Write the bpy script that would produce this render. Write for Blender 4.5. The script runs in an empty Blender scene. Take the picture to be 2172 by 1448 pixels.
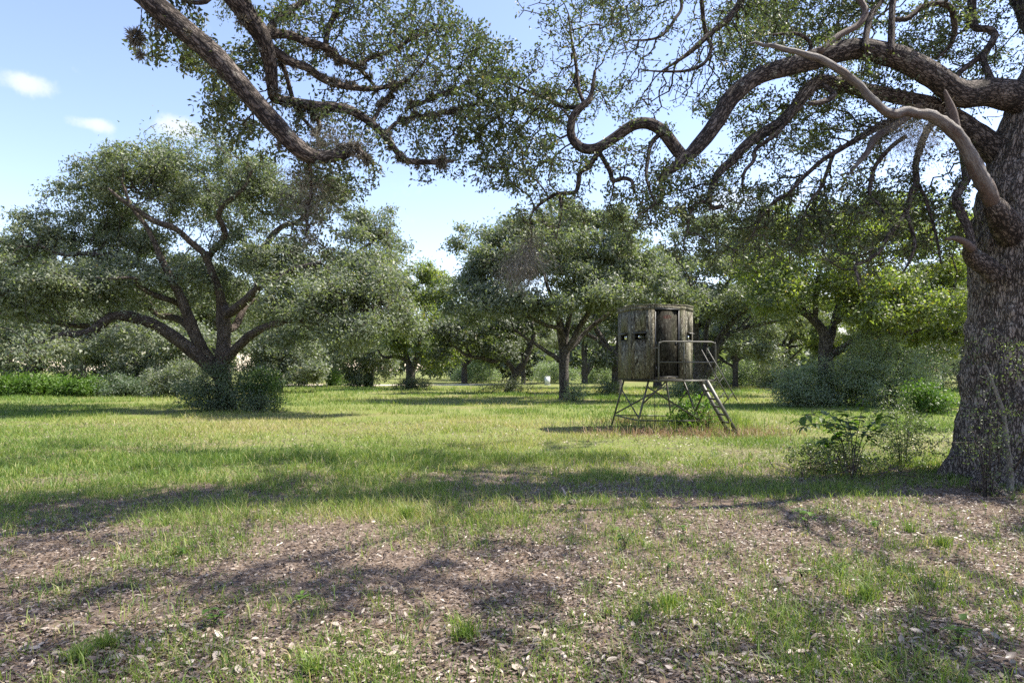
import bpy, math, random
import numpy as np
from mathutils import Vector, Matrix

# ------------------------------------------------------------------ camera, sky, sun, exposure
SC = bpy.context.scene
COL = SC.collection
RND = np.random.default_rng(11)
random.seed(5)
F, CX, HY, EYE = 1448.0, 1086.0, 785.0, 1.6      # focal length / centre / horizon in photo pixels, eye height in m

cam = bpy.data.cameras.new('camera')
cam.sensor_width = 36.0
cam.lens = 24.0
cam.shift_y = (HY - 724.0) / 2172.0
cam.clip_end = 3000.0
cam.clip_start = 0.05
cam_ob = bpy.data.objects.new('camera', cam)
COL.objects.link(cam_ob)
cam_ob.location = (0, 0, EYE)
cam_ob.rotation_euler = (math.radians(90), 0, 0)
SC.camera = cam_ob

SUN_AZ, SUN_EL = math.radians(77), math.radians(55)   # azimuth clockwise from +Y
sun_dir = Vector((math.sin(SUN_AZ) * math.cos(SUN_EL), math.cos(SUN_AZ) * math.cos(SUN_EL), math.sin(SUN_EL)))
sun = bpy.data.lights.new('sun', 'SUN')
sun.energy = 2.95
sun.angle = math.radians(0.53)
sun.color = (1.0, 0.935, 0.83)
sun_ob = bpy.data.objects.new('sun', sun)
COL.objects.link(sun_ob)
sun_ob.rotation_euler = (-sun_dir).to_track_quat('-Z', 'Y').to_euler()
sun_ob.location = (20, 20, 40)

world = bpy.data.worlds.new('World')
SC.world = world
world.use_nodes = True
wn, wl = world.node_tree.nodes, world.node_tree.links
wn.clear()
w_out = wn.new('ShaderNodeOutputWorld')
w_bg = wn.new('ShaderNodeBackground')
w_bg.inputs['Strength'].default_value = 0.082
w_sky = wn.new('ShaderNodeTexSky')
w_sky.sky_type = 'NISHITA'
w_sky.sun_disc = False
w_sky.sun_elevation = SUN_EL
w_sky.sun_rotation = SUN_AZ
w_sky.air_density = 1.0
w_sky.dust_density = 0.5
w_sky.ozone_density = 2.6
w_tc = wn.new('ShaderNodeTexCoord')
# a few small fair weather clouds low in the sky
w_noise = wn.new('ShaderNodeTexNoise')
w_noise.inputs['Scale'].default_value = 17.0
w_noise.inputs['Detail'].default_value = 7.0
w_noise.inputs['Roughness'].default_value = 0.62
wl.new(w_tc.outputs['Generated'], w_noise.inputs['Vector'])
acc = None
for px, py, rx, ry, gain in [(62, 178, 78, 36, 1.0), (195, 262, 62, 20, .95), (375, 268, 86, 40, 1.05), (900, 585, 150, 55, .75),
                             (1580, 430, 190, 60, .8), (1850, 640, 260, 90, .9), (560, 560, 200, 60, .5), (1350, 470, 60, 25, .4),
                             (-500, 300, 160, 40, .9), (2700, 250, 180, 45, .9), (-1100, 420, 220, 50, .8), (3500, 420, 260, 60, .8), (460, 470, 90, 20, .35)]:
    c = Vector(((px - CX) / F, 1.0, (HY - py) / F)); n = c.length; c.normalize()
    sub = wn.new('ShaderNodeVectorMath'); sub.operation = 'SUBTRACT'
    wl.new(w_tc.outputs['Generated'], sub.inputs[0]); sub.inputs[1].default_value = c
    mul = wn.new('ShaderNodeVectorMath'); mul.operation = 'MULTIPLY'
    wl.new(sub.outputs[0], mul.inputs[0]); mul.inputs[1].default_value = (F * n / rx, F * n / rx, F * n / ry)
    ln = wn.new('ShaderNodeVectorMath'); ln.operation = 'LENGTH'
    wl.new(mul.outputs[0], ln.inputs[0])
    mr = wn.new('ShaderNodeMapRange'); mr.interpolation_type = 'SMOOTHSTEP'
    wl.new(ln.outputs['Value'], mr.inputs['Value'])
    mr.inputs['From Min'].default_value = 1.15; mr.inputs['From Max'].default_value = 0.1
    mr.inputs['To Min'].default_value = 0.0; mr.inputs['To Max'].default_value = gain
    if acc is None:
        acc = mr.outputs[0]
    else:
        mx = wn.new('ShaderNodeMath'); mx.operation = 'MAXIMUM'
        wl.new(acc, mx.inputs[0]); wl.new(mr.outputs[0], mx.inputs[1]); acc = mx.outputs[0]
add = wn.new('ShaderNodeMath'); add.operation = 'ADD'
add.operation = 'MULTIPLY_ADD'; wl.new(w_noise.outputs['Fac'], add.inputs[0]); add.inputs[1].default_value = 2.4; wl.new(acc, add.inputs[2])
cm = wn.new('ShaderNodeMapRange'); cm.interpolation_type = 'SMOOTHSTEP'
wl.new(add.outputs[0], cm.inputs['Value'])
cm.inputs['From Min'].default_value = 1.45; cm.inputs['From Max'].default_value = 2.25
cm.inputs['To Min'].default_value = 0; cm.inputs['To Max'].default_value = 0.85
w_mix = wn.new('ShaderNodeMix'); w_mix.data_type = 'RGBA'
wl.new(cm.outputs[0], w_mix.inputs['Factor'])
w_tint = wn.new('ShaderNodeMix'); w_tint.data_type = 'RGBA'; w_tint.blend_type = 'MULTIPLY'
w_tint.inputs['Factor'].default_value = 1.0
wl.new(w_sky.outputs['Color'], w_tint.inputs['A']); w_tint.inputs['B'].default_value = (1.06, .91, .90, 1)
wl.new(w_tint.outputs['Result'], w_mix.inputs['A'])
w_mix.inputs['B'].default_value = (3.0, 3.2, 3.5, 1)
wl.new(w_mix.outputs['Result'], w_bg.inputs['Color'])
wl.new(w_bg.outputs[0], w_out.inputs['Surface'])

vs = SC.view_settings
vs.view_transform = 'Standard'
vs.look = 'None'
vs.gamma = 1.0
vs.use_curve_mapping = False
vs.exposure = 2.1
SC.render.engine = 'CYCLES'
SC.cycles.use_denoising = False
SC.cycles.max_bounces = 6
SC.cycles.diffuse_bounces = 4
SC.cycles.glossy_bounces = 2
SC.cycles.transmission_bounces = 4
SC.cycles.transparent_max_bounces = 6
SC.cycles.sample_clamp_indirect = 6.0

# ------------------------------------------------------------------ helpers
def W(px, py, D):
    """the point seen at photo pixel (px, py) at the distance D along the view axis"""
    return np.array([(px - CX) / F * D, D, EYE + (HY - py) / F * D])

_perm = np.random.default_rng(3).random((64, 64, 64)).astype(np.float32)
def vnoise(p, scale=1.0, octaves=1):
    p = np.asarray(p, dtype=np.float64) * scale
    out = 0; amp = 1.0; tot = 0
    for o in range(octaves):
        q = p * (2 ** o) + 17.3 * o
        i = np.floor(q).astype(np.int64); f = q - i
        f = f * f * (3 - 2 * f)
        i &= 63; j = (i + 1) & 63
        x0, y0, z0 = i[..., 0], i[..., 1], i[..., 2]; x1, y1, z1 = j[..., 0], j[..., 1], j[..., 2]
        fx, fy, fz = f[..., 0], f[..., 1], f[..., 2]
        a = _perm[x0, y0, z0] * (1 - fx) + _perm[x1, y0, z0] * fx
        b = _perm[x0, y1, z0] * (1 - fx) + _perm[x1, y1, z0] * fx
        c = _perm[x0, y0, z1] * (1 - fx) + _perm[x1, y0, z1] * fx
        d = _perm[x0, y1, z1] * (1 - fx) + _perm[x1, y1, z1] * fx
        v = (a * (1 - fy) + b * fy) * (1 - fz) + (c * (1 - fy) + d * fy) * fz
        out = out + amp * v; tot += amp; amp *= 0.5
    return out / tot

def norm(v):
    return v / np.maximum(np.linalg.norm(v, axis=-1, keepdims=True), 1e-9)

def mesh(name, V, polys, mats, smooth=False, vattr=None, fattr=None, midx=None):
    """polys: list of integer arrays (n, k)"""
    me = bpy.data.meshes.new(name)
    V = np.ascontiguousarray(V, dtype=np.float32)
    me.vertices.add(len(V)); me.vertices.foreach_set('co', V.ravel())
    polys = [np.asarray(p, dtype=np.int32) for p in polys if len(p)]
    nl = sum(p.size for p in polys); npoly = sum(len(p) for p in polys)
    me.loops.add(nl); me.loops.foreach_set('vertex_index', np.concatenate([p.ravel() for p in polys]))
    starts = []; s = 0
    for p in polys:
        starts.append(s + np.arange(len(p), dtype=np.int32) * p.shape[1]); s += p.size
    me.polygons.add(npoly); me.polygons.foreach_set('loop_start', np.concatenate(starts))
    if smooth:
        me.polygons.foreach_set('use_smooth', np.ones(npoly, dtype=bool))
    if midx is not None:
        me.polygons.foreach_set('material_index', np.asarray(midx, dtype=np.int32))
    for k, a in (vattr or {}).items():
        a = np.ascontiguousarray(a, dtype=np.float32)
        at = me.attributes.new(k, 'FLOAT_VECTOR' if a.ndim == 2 else 'FLOAT', 'POINT')
        at.data.foreach_set('vector' if a.ndim == 2 else 'value', a.ravel())
    for k, a in (fattr or {}).items():
        at = me.attributes.new(k, 'FLOAT', 'FACE')
        at.data.foreach_set('value', np.ascontiguousarray(a, dtype=np.float32))
    for m in (mats if isinstance(mats, (list, tuple)) else [mats]):
        me.materials.append(m)
    me.update(calc_edges=True)
    return me

def link(name, me, parent=None, loc=None):
    o = bpy.data.objects.new(name, me)
    COL.objects.link(o)
    if loc is not None:
        o.location = loc
    if parent is not None:
        o.parent = parent
    return o

def tag(o, label=None, cat=None, group=None, kind=None):
    for k, v in (('label', label), ('category', cat), ('group', group), ('kind', kind)):
        if v:
            o[k] = v
    return o

def empty(name, loc, label, cat, group=None):
    o = bpy.data.objects.new(name, None)
    o.empty_display_size = 0.2
    COL.objects.link(o); o.location = loc
    return tag(o, label, cat, group)

# ---- small solid builder: boxes, bars and tubes collected into one mesh
class MB:
    def __init__(s):
        s.v = []; s.q = []; s.t = []; s.n = 0
    def add(s, V, quads=(), tris=()):
        V = np.asarray(V, float)
        s.v.append(V)
        if len(quads): s.q.append(np.asarray(quads) + s.n)
        if len(tris): s.t.append(np.asarray(tris) + s.n)
        s.n += len(V); return s
    def box(s, c, ax, ay, az):
        """centre and three half-axis vectors"""
        c, ax, ay, az = (np.asarray(k, float) for k in (c, ax, ay, az))
        V = [c + i * ax + j * ay + k * az for i in (-1, 1) for j in (-1, 1) for k in (-1, 1)]
        return s.add(V, [(0, 1, 3, 2), (4, 6, 7, 5), (0, 4, 5, 1), (2, 3, 7, 6), (0, 2, 6, 4), (1, 5, 7, 3)])
    def bar(s, p, q, w, h=None, up=(0, 0, 1)):
        p, q = np.asarray(p, float), np.asarray(q, float); h = h or w
        d = q - p; L = np.linalg.norm(d); d = d / L
        up = np.asarray(up, float)
        if abs(d @ up) > .95: up = np.array([1., 0, 0])
        x = np.cross(d, up); x /= np.linalg.norm(x); y = np.cross(x, d)
        return s.box((p + q) / 2, d * L / 2, x * w / 2, y * h / 2)
    def tube(s, pts, rad, sides=8):
        V, Q, T, _ = tube(np.asarray(pts, float), np.broadcast_to(rad, (len(pts),)), sides)
        return s.add(V, Q, T)
    def mesh(s, name, mat, smooth=False):
        return mesh(name, np.concatenate(s.v), [np.concatenate(k) for k in (s.q, s.t) if k], mat, smooth)

def catmull(P, n):
    P = np.asarray(P, float)
    Q = np.vstack([2 * P[0] - P[1], P, 2 * P[-1] - P[-2]])
    out = []
    for i in range(1, len(Q) - 2):
        t = np.linspace(0, 1, n, endpoint=False)[:, None]
        a, b, c, d = Q[i - 1], Q[i], Q[i + 1], Q[i + 2]
        out.append(.5 * ((2 * b) + (-a + c) * t + (2 * a - 5 * b + 4 * c - d) * t ** 2 + (-a + 3 * b - 3 * c + d) * t ** 3))
    return np.vstack(out + [P[-1:]])

def resample(P, step):
    """P columns: x y z r; even spacing along the smooth curve"""
    Q = catmull(P, 8)
    s = np.r_[0, np.cumsum(np.linalg.norm(np.diff(Q[:, :3], axis=0), axis=1))]
    n = max(3, int(s[-1] / step) + 1)
    u = np.linspace(0, s[-1], n)
    return np.stack([np.interp(u, s, Q[:, k]) for k in range(Q.shape[1])], 1)

def tube(P, R, sides, gn=0.0, gs=4.0, flare=None, seed=0):
    n = len(P)
    T = norm(np.gradient(P, axis=0))
    ref = np.array([0.3, 0.2, 1.0]) if abs(T[0, 2]) < .8 else np.array([1.0, 0.3, 0.1])
    X = np.zeros((n, 3)); x = np.cross(T[0], ref); x /= np.linalg.norm(x)
    for i in range(n):
        x = x - T[i] * (x @ T[i]); x /= np.linalg.norm(x); X[i] = x
    Y = np.cross(T, X)
    a = np.arange(sides) / sides * 2 * np.pi
    ca, sa = np.cos(a), np.sin(a)
    s = np.r_[0, np.cumsum(np.linalg.norm(np.diff(P, axis=0), axis=1))]
    Rr = np.repeat(np.asarray(R, float)[:, None], sides, 1)
    D = X[:, None, :] * ca[None, :, None] + Y[:, None, :] * sa[None, :, None]
    if gn:
        q = P[:, None, :] + D * Rr[..., None]
        Rr = Rr * (1 + gn * 2 * (vnoise(q, gs, 2) - .5) + gn * 1.0 * (vnoise(q + 9, gs * 3.3) - .5))
    if flare is not None:
        Rr = Rr * flare(s, a)
    V = (P[:, None, :] + D * Rr[..., None]).reshape(-1, 3)
    i = np.arange(n - 1)[:, None]; j = np.arange(sides)[None, :]; k = (j + 1) % sides
    Q = np.stack([i * sides + j + 0 * k, i * sides + k, (i + 1) * sides + k, (i + 1) * sides + j], -1).reshape(-1, 4)
    tip = len(V); V = np.vstack([V, P[-1:] + T[-1:] * R[-1] * .5, P[:1] - T[:1] * R[0] * .2])
    jj = np.arange(sides); kk = (jj + 1) % sides
    Tr = np.vstack([np.stack([(n - 1) * sides + jj, (n - 1) * sides + kk, np.full(sides, tip)], 1),
                    np.stack([kk, jj, np.full(sides, tip + 1)], 1)])
    bark = np.stack([(Rr * ca), (Rr * sa), np.repeat(s[:, None], sides, 1)], -1).reshape(-1, 3)
    bark = np.vstack([bark, [[0, 0, s[-1]], [0, 0, 0]]]) + np.array([seed * 3.7, seed * 1.3, 0])
    return V, Q, Tr, bark

# ------------------------------------------------------------------ materials
def new_mat(name):
    m = bpy.data.materials.new(name); m.use_nodes = True
    nt = m.node_tree; nt.nodes.clear()
    out = nt.nodes.new('ShaderNodeOutputMaterial')
    return m, nt.nodes, nt.links, out

def nd(N, t, **kw):
    n = N.new(t)
    for k, v in kw.items():
        if k in n.inputs: n.inputs[k].default_value = v
        else: setattr(n, k, v)
    return n

def ramp(N, stops, interp='LINEAR'):
    r = N.new('ShaderNodeValToRGB'); cr = r.color_ramp; cr.interpolation = interp
    while len(cr.elements) < len(stops): cr.elements.new(.5)
    for e, (p, c) in zip(cr.elements, stops):
        e.position = p; e.color = (*c, 1)
    return r

def leaf_mat(name, stops, trans=0.32, tcol=(1.3, 1.5, .55), rough=.5, spec=.38, under=None):
    m, N, L, out = new_mat(name)
    at = nd(N, 'ShaderNodeAttribute', attribute_name='tint')
    r = ramp(N, stops)
    L.new(at.outputs['Fac'], r.inputs[0])
    p = nd(N, 'ShaderNodeBsdfPrincipled', Roughness=rough)
    p.inputs['Specular IOR Level'].default_value = spec
    if under:
        geo = N.new('ShaderNodeNewGeometry'); um = nd(N, 'ShaderNodeMix', data_type='RGBA')
        k_ = nd(N, 'ShaderNodeMath', operation='MULTIPLY'); L.new(geo.outputs['Backfacing'], k_.inputs[0]); k_.inputs[1].default_value = .6
        L.new(k_.outputs[0], um.inputs['Factor']); L.new(r.outputs[0], um.inputs['A']); um.inputs['B'].default_value = (*under, 1); L.new(um.outputs['Result'], p.inputs['Base Color'])
    else:
        L.new(r.outputs[0], p.inputs['Base Color'])
    t = N.new('ShaderNodeBsdfTranslucent')
    mul = nd(N, 'ShaderNodeMix', data_type='RGBA', blend_type='MULTIPLY')
    mul.inputs['Factor'].default_value = 1
    L.new(r.outputs[0], mul.inputs['A']); mul.inputs['B'].default_value = (*tcol, 1)
    L.new(mul.outputs['Result'], t.inputs['Color'])
    mx = nd(N, 'ShaderNodeMixShader'); mx.inputs[0].default_value = trans
    L.new(p.outputs[0], mx.inputs[1]); L.new(t.outputs[0], mx.inputs[2]); L.new(mx.outputs[0], out.inputs['Surface'])
    return m

def bark_mat(name, dark, mid, light, scale=1.0, lichen=.25, bump=.5, lcol=(.42, .43, .36), stretch=.40, crack=.5):
    """furrowed bark: long warped plates broken by cross cracks, in coordinates that run along the limb"""
    m, N, L, out = new_mat(name)
    at = nd(N, 'ShaderNodeAttribute', attribute_name='bark')
    mp = nd(N, 'ShaderNodeMapping'); mp.inputs['Scale'].default_value = (scale, scale, stretch * scale)
    L.new(at.outputs['Vector'], mp.inputs['Vector'])
    nz = nd(N, 'ShaderNodeTexNoise', Scale=9.0, Detail=5.0, Roughness=.65)
    L.new(mp.outputs[0], nz.inputs['Vector'])
    mixv = nd(N, 'ShaderNodeVectorMath', operation='MULTIPLY_ADD')
    L.new(nz.outputs['Color'], mixv.inputs[0]); mixv.inputs[1].default_value = (.17, .17, .17); L.new(mp.outputs[0], mixv.inputs[2])
    vo = nd(N, 'ShaderNodeTexVoronoi', feature='DISTANCE_TO_EDGE', Scale=18.0, Randomness=1.0)
    L.new(mixv.outputs[0], vo.inputs['Vector'])
    vc = nd(N, 'ShaderNodeTexVoronoi', feature='F1', Scale=18.0)
    L.new(mixv.outputs[0], vc.inputs['Vector'])
    ed = nd(N, 'ShaderNodeMapRange', interpolation_type='SMOOTHSTEP'); ed.inputs['From Max'].default_value = .22
    L.new(vo.outputs['Distance'], ed.inputs['Value'])
    fu = nd(N, 'ShaderNodeTexNoise', Scale=46.0, Detail=6.0, Roughness=.68, Distortion=.6)
    L.new(mp.outputs[0], fu.inputs['Vector'])
    n2 = nd(N, 'ShaderNodeTexNoise', Scale=95.0, Detail=4.0, Roughness=.7)
    L.new(at.outputs['Vector'], n2.inputs['Vector'])
    big = nd(N, 'ShaderNodeTexNoise', Scale=2.4, Detail=4.0)
    L.new(at.outputs['Vector'], big.inputs['Vector'])
    def madd(a, k, c):
        q = nd(N, 'ShaderNodeMath', operation='MULTIPLY_ADD'); L.new(a, q.inputs[0]); q.inputs[1].default_value = k
        if isinstance(c, (int, float)): q.inputs[2].default_value = c
        else: L.new(c, q.inputs[2])
        return q.outputs[0]
    sc_ = nd(N, 'ShaderNodeSeparateColor'); L.new(vc.outputs['Color'], sc_.inputs[0])
    h = madd(ed.outputs[0], crack, -crack)
    h = madd(fu.outputs['Fac'], .95, h)
    h = madd(n2.outputs['Fac'], .45, h)
    h = madd(sc_.outputs[0], .22, h)
    hc = madd(big.outputs['Fac'], .7, h)
    hc = madd(hc, 1.0, -.62)
    r = ramp(N, [(0, tuple(k * .6 for k in dark)), (.22, dark), (.50, mid), (.92, light)])
    L.new(hc, r.inputs[0])
    ln = nd(N, 'ShaderNodeTexNoise', Scale=4.2, Detail=8.0, Roughness=.78)
    L.new(at.outputs['Vector'], ln.inputs['Vector'])
    lr = nd(N, 'ShaderNodeMapRange'); lr.inputs['From Min'].default_value = .585; lr.inputs['From Max'].default_value = .68; lr.inputs['To Max'].default_value = lichen * 2
    L.new(ln.outputs['Fac'], lr.inputs['Value'])
    lm_ = nd(N, 'ShaderNodeMath', operation='MULTIPLY', use_clamp=True); L.new(lr.outputs[0], lm_.inputs[0]); L.new(madd(h, 1.6, -.1), lm_.inputs[1])
    mx = nd(N, 'ShaderNodeMix', data_type='RGBA'); L.new(lm_.outputs[0], mx.inputs['Factor']); L.new(r.outputs[0], mx.inputs['A']); mx.inputs['B'].default_value = (*lcol, 1)
    p = nd(N, 'ShaderNodeBsdfPrincipled', Roughness=.88); p.inputs['Specular IOR Level'].default_value = .25
    L.new(mx.outputs['Result'], p.inputs['Base Color'])
    b = nd(N, 'ShaderNodeBump', Strength=bump, Distance=.035)
    L.new(h, b.inputs['Height']); L.new(b.outputs[0], p.inputs['Normal'])
    L.new(p.outputs[0], out.inputs['Surface'])
    return m

def wood_mat(name):
    """weathered wood without bark: grey and pinkish grain along the limb, red brown where bark came off last"""
    m, N, L, out = new_mat(name)
    at = nd(N, 'ShaderNodeAttribute', attribute_name='bark')
    mp = nd(N, 'ShaderNodeMapping'); mp.inputs['Scale'].default_value = (1, 1, .07)
    L.new(at.outputs['Vector'], mp.inputs['Vector'])
    g = nd(N, 'ShaderNodeTexNoise', Scale=70.0, Detail=6.0, Roughness=.7, Distortion=.5); L.new(mp.outputs[0], g.inputs['Vector'])
    r = ramp(N, [(.32, (.045, .037, .032)), (.46, (.115, .100, .088)), (.60, (.185, .170, .154)), (.75, (.28, .265, .25))]); L.new(g.outputs['Fac'], r.inputs[0])
    mp2 = nd(N, 'ShaderNodeMapping'); mp2.inputs['Scale'].default_value = (1, 1, .3); L.new(at.outputs['Vector'], mp2.inputs['Vector'])
    q = nd(N, 'ShaderNodeTexNoise', Scale=6.5, Detail=6.0, Roughness=.65); L.new(mp2.outputs[0], q.inputs['Vector'])
    sx = nd(N, 'ShaderNodeSeparateXYZ'); L.new(at.outputs['Vector'], sx.inputs[0])
    zz = nd(N, 'ShaderNodeMapRange'); zz.inputs['From Min'].default_value = .3; zz.inputs['From Max'].default_value = 2.0; zz.inputs['To Min'].default_value = .24; zz.inputs['To Max'].default_value = -.06
    L.new(sx.outputs['Z'], zz.inputs['Value'])
    ad = nd(N, 'ShaderNodeMath', operation='ADD'); L.new(q.outputs['Fac'], ad.inputs[0]); L.new(zz.outputs[0], ad.inputs[1])
    pm = nd(N, 'ShaderNodeMapRange'); pm.inputs['From Min'].default_value = .46; pm.inputs['From Max'].default_value = .56; L.new(ad.outputs[0], pm.inputs['Value'])
    g2 = nd(N, 'ShaderNodeTexNoise', Scale=42.0, Detail=6.0, Roughness=.75); L.new(at.outputs['Vector'], g2.inputs['Vector'])
    rb_ = ramp(N, [(.3, (.028, .020, .016)), (.52, (.095, .066, .052)), (.75, (.19, .145, .12))]); L.new(g2.outputs['Fac'], rb_.inputs[0])
    mx = nd(N, 'ShaderNodeMix', data_type='RGBA'); L.new(pm.outputs[0], mx.inputs['Factor']); L.new(r.outputs[0], mx.inputs['A']); L.new(rb_.outputs[0], mx.inputs['B'])
    p = nd(N, 'ShaderNodeBsdfPrincipled', Roughness=.75); L.new(mx.outputs['Result'], p.inputs['Base Color'])
    hh = nd(N, 'ShaderNodeMath', operation='MULTIPLY_ADD'); L.new(pm.outputs[0], hh.inputs[0]); hh.inputs[1].default_value = .5; L.new(g.outputs['Fac'], hh.inputs[2])
    h2 = nd(N, 'ShaderNodeMath', operation='MULTIPLY_ADD'); L.new(g2.outputs['Fac'], h2.inputs[0]); h2.inputs[1].default_value = .5; L.new(hh.outputs[0], h2.inputs[2])
    b = nd(N, 'ShaderNodeBump', Strength=.7, Distance=.02); L.new(h2.outputs[0], b.inputs['Height']); L.new(b.outputs[0], p.inputs['Normal'])
    L.new(p.outputs[0], out.inputs['Surface'])
    return m

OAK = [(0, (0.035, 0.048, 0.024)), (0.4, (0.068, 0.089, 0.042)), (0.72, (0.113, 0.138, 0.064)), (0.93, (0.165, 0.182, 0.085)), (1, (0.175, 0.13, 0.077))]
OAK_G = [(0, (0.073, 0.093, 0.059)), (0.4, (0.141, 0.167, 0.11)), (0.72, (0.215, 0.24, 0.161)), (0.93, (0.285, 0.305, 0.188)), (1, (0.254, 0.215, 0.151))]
OAK_Y = [(0, (0.064, 0.095, 0.029)), (0.4, (0.14, 0.179, 0.048)), (0.72, (0.229, 0.264, 0.066)), (0.93, (0.315, 0.322, 0.083)), (1, (0.286, 0.2, 0.072))]
BRIGHT = [(0, (.035, .075, .010)), (.5, (.075, .145, .018)), (1, (.14, .22, .035))]
PALE = (.165, .18, .135)
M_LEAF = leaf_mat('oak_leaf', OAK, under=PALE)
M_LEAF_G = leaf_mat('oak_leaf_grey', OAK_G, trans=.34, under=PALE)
M_LEAF_Y = leaf_mat('oak_leaf_yellow', OAK_Y, trans=.46, under=PALE)
M_SHRUB = leaf_mat('shrub_leaf', [(0, (.12, .165, .098)), (.5, (.225, .28, .185)), (1, (.33, .37, .26))], trans=.38, rough=.42, under=(.18, .21, .15))
M_SHRUB_D = leaf_mat('dark_shrub_leaf', [(0, (.040, .070, .032)), (.5, (.085, .125, .062)), (1, (.16, .20, .11))], trans=.3, rough=.42, under=(.13, .16, .11))
M_THIN = leaf_mat('thin_leaf', [(0, (.06, .09, .03)), (.5, (.10, .135, .055)), (1, (.16, .19, .085))], trans=.35, rough=.4, under=(.15, .18, .11))
M_BRIGHT = leaf_mat('bright_leaf', BRIGHT, trans=.35)
M_SEED = leaf_mat('seedling_leaf', [(0, (.055, .12, .02)), (1, (.13, .22, .035))], trans=.4)
M_GRASS = leaf_mat('grass_blade', [(0, (.085, .155, .030)), (.42, (.168, .242, .050)), (.68, (.262, .304, .080)), (.84, (.38, .34, .15)), (1, (.46, .38, .24))], trans=.38, tcol=(1.25, 1.3, .7), rough=.5, spec=.35)
M_STRAW = leaf_mat('dry_grass', [(0, (.20, .12, .07)), (1, (.38, .27, .17))], trans=.25, tcol=(1.1, 1, .8), rough=.6, spec=.3)
M_LITTER = leaf_mat('fallen_leaf', [(0, (.070, .048, .036)), (.32, (.165, .124, .094)), (.74, (.295, .236, .185)), (1, (.42, .36, .30))], trans=.12, tcol=(1.1, 1, .8), rough=.42, spec=.45)
M_MOSS = leaf_mat('ball_moss', [(0, (.13, .12, .098)), (1, (.32, .305, .255))], trans=.2, tcol=(1.1, 1, .8), rough=.7, spec=.2)
M_BARK = bark_mat('oak_bark', (.115, .093, .078), (.35, .29, .245), (.48, .43, .375), 1.5, .30, 1.0, stretch=.25, crack=.55)
M_BARK_S = bark_mat('limb_bark', (.040, .030, .024), (.145, .115, .096), (.27, .23, .20), 1.75, .22, .9, stretch=.28, crack=.40)
M_TWIG = bark_mat('twig_bark', (.035, .028, .022), (.085, .068, .056), (.15, .125, .105), 1.5, .3, .3)
M_BARK_F = bark_mat('far_bark', (.045, .040, .035), (.125, .110, .097), (.22, .20, .18), .8, .25, .7)
M_DEAD = wood_mat('bare_wood')
M_LIMB = bark_mat('great_limb_bark', (.042, .033, .028), (.160, .132, .113), (.30, .262, .23), 1.55, .32, .95, stretch=.32, crack=.48)
M_PALE = bark_mat('pale_sapling_bark', (.10, .09, .075), (.22, .20, .165), (.36, .34, .29), 1.6, .3, .4, crack=.2)

# ------------------------------------------------------------------ ground relief
def lush(x, y):
    """0 = bare leaf litter, 1 = closed lawn"""
    x = np.asarray(x, float); y = np.asarray(y, float)
    yb = np.interp(x, [-8, -1.6, .8, 3.7, 6, 9], [7.4, 7.6, 8.8, 9.8, 10.4, 11])
    p = np.stack([x, y, 0 * x], -1)
    nz = (vnoise(p, .9, 3) - .5) * 9 + (vnoise(p + 40, .28) - .5) * 4
    t = np.clip((y + nz - yb + 3.4) / 7.5, 0, 1)
    return t * t * (3 - 2 * t)

def gh(x, y):
    x = np.asarray(x, float); y = np.asarray(y, float)
    p = np.stack([x, y, 0 * x], -1)
    return (vnoise(p, .35, 2) - .5) * .10 + (vnoise(p + 7, 2.2, 2) - .5) * .035

def ground_z(x, y):
    return float(gh(np.array([x]), np.array([y]))[0])

# ------------------------------------------------------------------ plant engine
def colonize(S, A, step, kill, iters, wig=.25, grav=0.0, rng=RND):
    """grow branches from the seed points S towards the attraction points A; returns node positions and parents"""
    ns = len(S)
    pos = np.zeros((ns + 40000, 3)); pos[:ns] = S; n = ns
    par = np.full(len(pos), -1, dtype=np.int64); kids = np.zeros(len(pos), dtype=np.int32)
    d2 = (A ** 2).sum(1)[:, None] + (S ** 2).sum(1)[None] - 2 * A @ S.T
    ni = d2.argmin(1); nd2 = d2.min(1)
    for it in range(iters):
        keep = nd2 > kill * kill
        A, ni, nd2 = A[keep], ni[keep], nd2[keep]
        if len(A) == 0: break
        d = norm(A - pos[ni])
        u, inv = np.unique(ni, return_inverse=True)
        acc = np.zeros((len(u), 3)); np.add.at(acc, inv, d)
        first = np.zeros(len(u), dtype=np.int64); first[inv] = np.arange(len(inv))
        l = np.linalg.norm(acc, axis=1); bad = l < .25
        acc[bad] = d[first[bad]]
        acc = norm(acc) + rng.normal(0, wig, acc.shape); acc[:, 2] += grav
        new = pos[u] + step * norm(acc)
        ok = kids[u] < 4
        kids[u] += 1
        dead = ~ok
        if dead.any():
            km = ~dead[inv]
            A, ni, nd2 = A[km], ni[km], nd2[km]
            if len(A) == 0: break
        new, up = new[ok], u[ok]
        m = len(new)
        if m == 0 or n + m > len(pos): break
        pos[n:n + m] = new; par[n:n + m] = up
        dd = (A ** 2).sum(1)[:, None] + (new ** 2).sum(1)[None] - 2 * A @ new.T
        j = dd.argmin(1); dm = dd[np.arange(len(A)), j]
        better = dm < nd2
        ni[better] = n + j[better]; nd2[better] = dm[better]
        n += m
    return pos[:n].copy(), par[:n].copy()

def pipe(par, ns, r0, seed_r, e=2.3):
    n = len(par); a = np.full(n, 0.0); cnt = np.zeros(n, dtype=np.int64)
    for i in range(n - 1, ns - 1, -1):
        if a[i] == 0: a[i] = r0 ** e
        p = par[i]; a[p] += a[i]; cnt[p] += cnt[i] + 1
    r = a ** (1 / e)
    r[:ns] = np.maximum(seed_r, 0)
    for i in range(ns, n):
        r[i] = min(r[i], .85 * r[par[i]] if par[i] < ns else r[par[i]])
    return np.maximum(r, r0 * .8), cnt

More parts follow.
